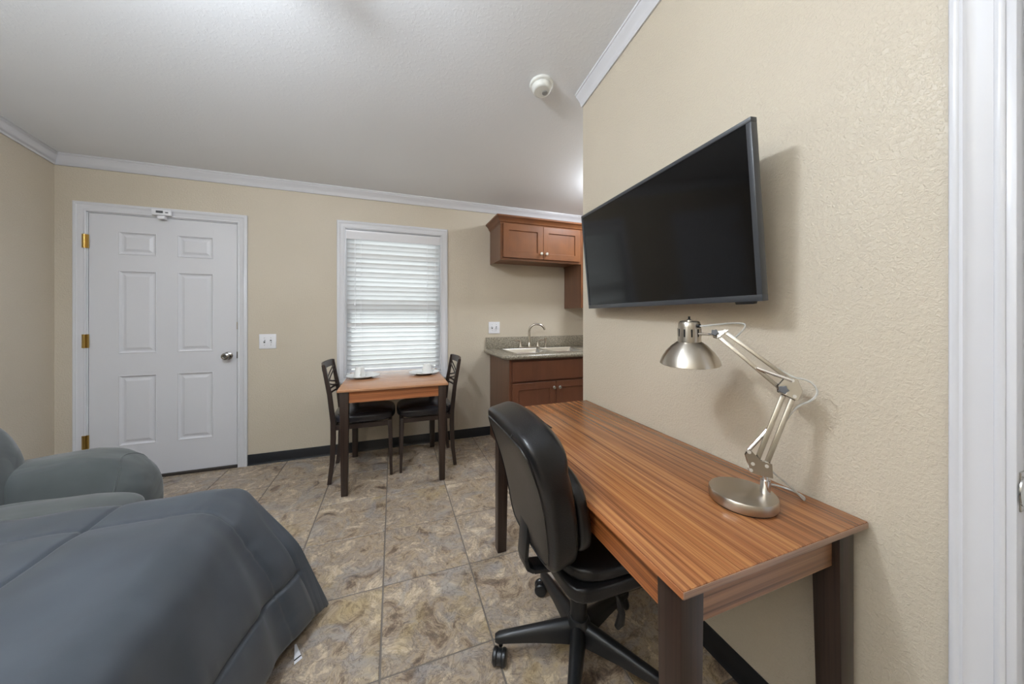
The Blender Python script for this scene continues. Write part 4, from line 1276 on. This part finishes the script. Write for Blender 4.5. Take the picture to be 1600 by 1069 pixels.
# soft undulation, quilting seams and puff
def seam(d, w): return np.exp(-(d / w) ** 2)
disp = np.zeros_like(X)
for s_ in seamsU: disp -= .011 * seam(U - s_, .006) + .004 * seam(U - s_, .035)
for s_ in seamsV:
    wgt = .35 if s_ == -.105 else 1.0
    disp -= wgt * (.011 * seam(V - s_, .007)) + .006 * seam(V - s_, .05)
hem = np.minimum(OV - U, OV - V)
disp -= .014 * np.exp(-np.maximum(hem, 0) / .012)
nz = np.zeros_like(X)
for i in range(X.shape[0]):
    for j in range(X.shape[1]):
        u, v = U[i, j], V[i, j]
        n1 = noise.noise((u * 3.1, v * 3.1, 4.0)) * .011 + noise.noise((u * 8, v * 8, 9.0)) * .0035
        if u > 0:      # hanging foot side: vertical folds
            n1 += min(1, u / .25) * (noise.noise((v * 6.5, u * .9, 1.0)) * .028 + noise.noise((v * 16, u * 2.2, 3.0)) * .006)
        if v > 0:
            n1 += min(1, v / .25) * noise.noise((u * 6.0, v * .9, 7.0)) * .014
        # puckers beside the seams on the hanging side
        for s_ in (-.105, OV - .165):
            n1 += .0035 * math.exp(-((v - s_) / .04) ** 2) * noise.noise((u * 42, v * 9, 2.0)) * (1.0 if u > -.1 else .35)
        n1 += .004 * math.exp(-((u - (OV - .165)) / .05) ** 2) * noise.noise((v * 38, u * 9, 5.0))
        nz[i, j] = n1
disp += nz
Pn = np.stack([X, Y, Z], -1)
gu = np.gradient(Pn, axis=0); gv = np.gradient(Pn, axis=1)
N = np.cross(gu, gv); ln = np.linalg.norm(N, axis=-1, keepdims=True); N = N / np.maximum(ln, 1e-9)
bad = ln[..., 0] < 1e-9
N[bad] = (0, 0, 1)
damp = np.where(hang & (U > 0) & (V > 0), 1 - .97 * np.sqrt(np.clip(np.sin(2 * PH), 0, 1)), 1)
disp = disp * damp
Pn = Pn + N * disp[..., None]
Pn[..., 2] = np.maximum(Pn[..., 2], .016)
nu, nv_ = X.shape
me = bpy.data.meshes.new('comforter')
idx = np.arange(nu * nv_).reshape(nu, nv_)
faces = np.stack([idx[:-1, :-1], idx[1:, :-1], idx[1:, 1:], idx[:-1, 1:]], -1).reshape(-1, 4)
org = np.array([-1.30, .80, .0])
me.from_pydata((Pn.reshape(-1, 3) - org).tolist(), [], faces.tolist())
me.materials.append(COMF)
me.polygons.foreach_set('use_smooth', [True] * len(me.polygons))
cf = bpy.data.objects.new('comforter', me); C.objects.link(cf)
cf.location = org.tolist()
sm = cf.modifiers.new('thickness', 'SOLIDIFY'); sm.thickness = .014; sm.offset = -1
tag(cf, 'charcoal quilted comforter draped over the bed with its corner reaching the floor', 'comforter')

# white tag on the floor
tg = thing('paper_tag', 'small white paper tag with black stripe on the floor by the comforter', 'tag', (-.332, 1.392, 0), rad(20))
bb = B(); extrude_poly(bb, [(-.012, -.03, .0012), (.014, -.022, .0012), (.004, .05, .004), (-.002, .05, .004)], (0, 0, .0012)); mobj('paper', bb, PLATE, tg)
bb = B(); extrude_poly(bb, [(-.011, -.018, .0026), (.0125, -.011, .0026), (.0118, -.006, .0028), (-.010, -.012, .0028)], (0, 0, .0006)); mobj('stripe', bb, BLACKP, tg)

# ------------------------------------------------------------------ grey sofa
sf = thing('sofa', 'grey slipcovered sofa with a rounded arm beyond the bed', 'sofa', (-1.55, 2.0, 0))
def sarm(p, l):
    f = (l[0] + 1) / 2
    if l[2] > -.2:
        k = (l[2] + .2) / 1.2
        p.z += k * (-.085 + .085 * min(1, f / .72) ** .9 - .01 * max(0, f - .85) * 6)
    p.x += .03 * sin(pi * (l[2] + 1) / 2) * max(0, l[0])
    return p + Vector((0, .018 * sin(pi * f) * l[1], .006 * noise.noise((p.x * 9, p.y * 9, p.z * 9))))
bb = B(); soft_box(bb, -.42, .415, .0, .27, .06, .612, 3.4, 22, fn=sarm); mobj('arm', bb, SOFA, sf, angle=70)
pts = []
for k in range(25):
    a = rad(-15 + 210 * k / 24)
    l = Vector((.93, cos(a) * 1.05, sin(a) * 1.05)); m_ = max(abs(q) for q in l)
    q_ = (abs(l.x) ** 3.4 + abs(l.y) ** 3.4 + abs(l.z) ** 3.4) ** (1 / 3.4)
    l = l / q_
    pts.append(sarm(Vector((-.0025 + l.x * .4175, .135 + l.y * .135, .336 + l.z * .276)), tuple(l)))
bb = B(); tube(bb, pts, .004, 6); mobj('arm_seam', bb, SOFA, sf)
def scush(p, l):
    if l[2] > 0: p.z += .02 * (1 - l[0] ** 2) * (1 - l[1] ** 2) + .004 * noise.noise((p.x * 7, p.y * 7, 0))
    return p
bb = B(); soft_box(bb, -.25, .500, -.325, .035, .25, .462, 4.5, 16, fn=scush); mobj('seat_cushion', bb, SOFA, sf, angle=70)
bb = B(); soft_box(bb, -.40, .40, -.32, .20, .05, .28, 8, 8); mobj('base', bb, SOFA, sf, angle=70)
def sback(p, l):
    p.x += -.10 * ((l[2] + 1) / 2) + .012 * noise.noise((p.y * 6, p.z * 6, 0))
    return p
bb = B(); soft_box(bb, -.50, .085, -.325, .20, .10, .84, 3.6, 16, fn=sback); mobj('backrest', bb, SOFA, sf, angle=70)
for sx in (-.36, .36):
    for sy in (-.26, .2):
        bb = B(); cyl(bb, (sx, sy, 0), (sx, sy, .07), .02, .025, 12); mobj('foot', bb, BLACKP, sf)
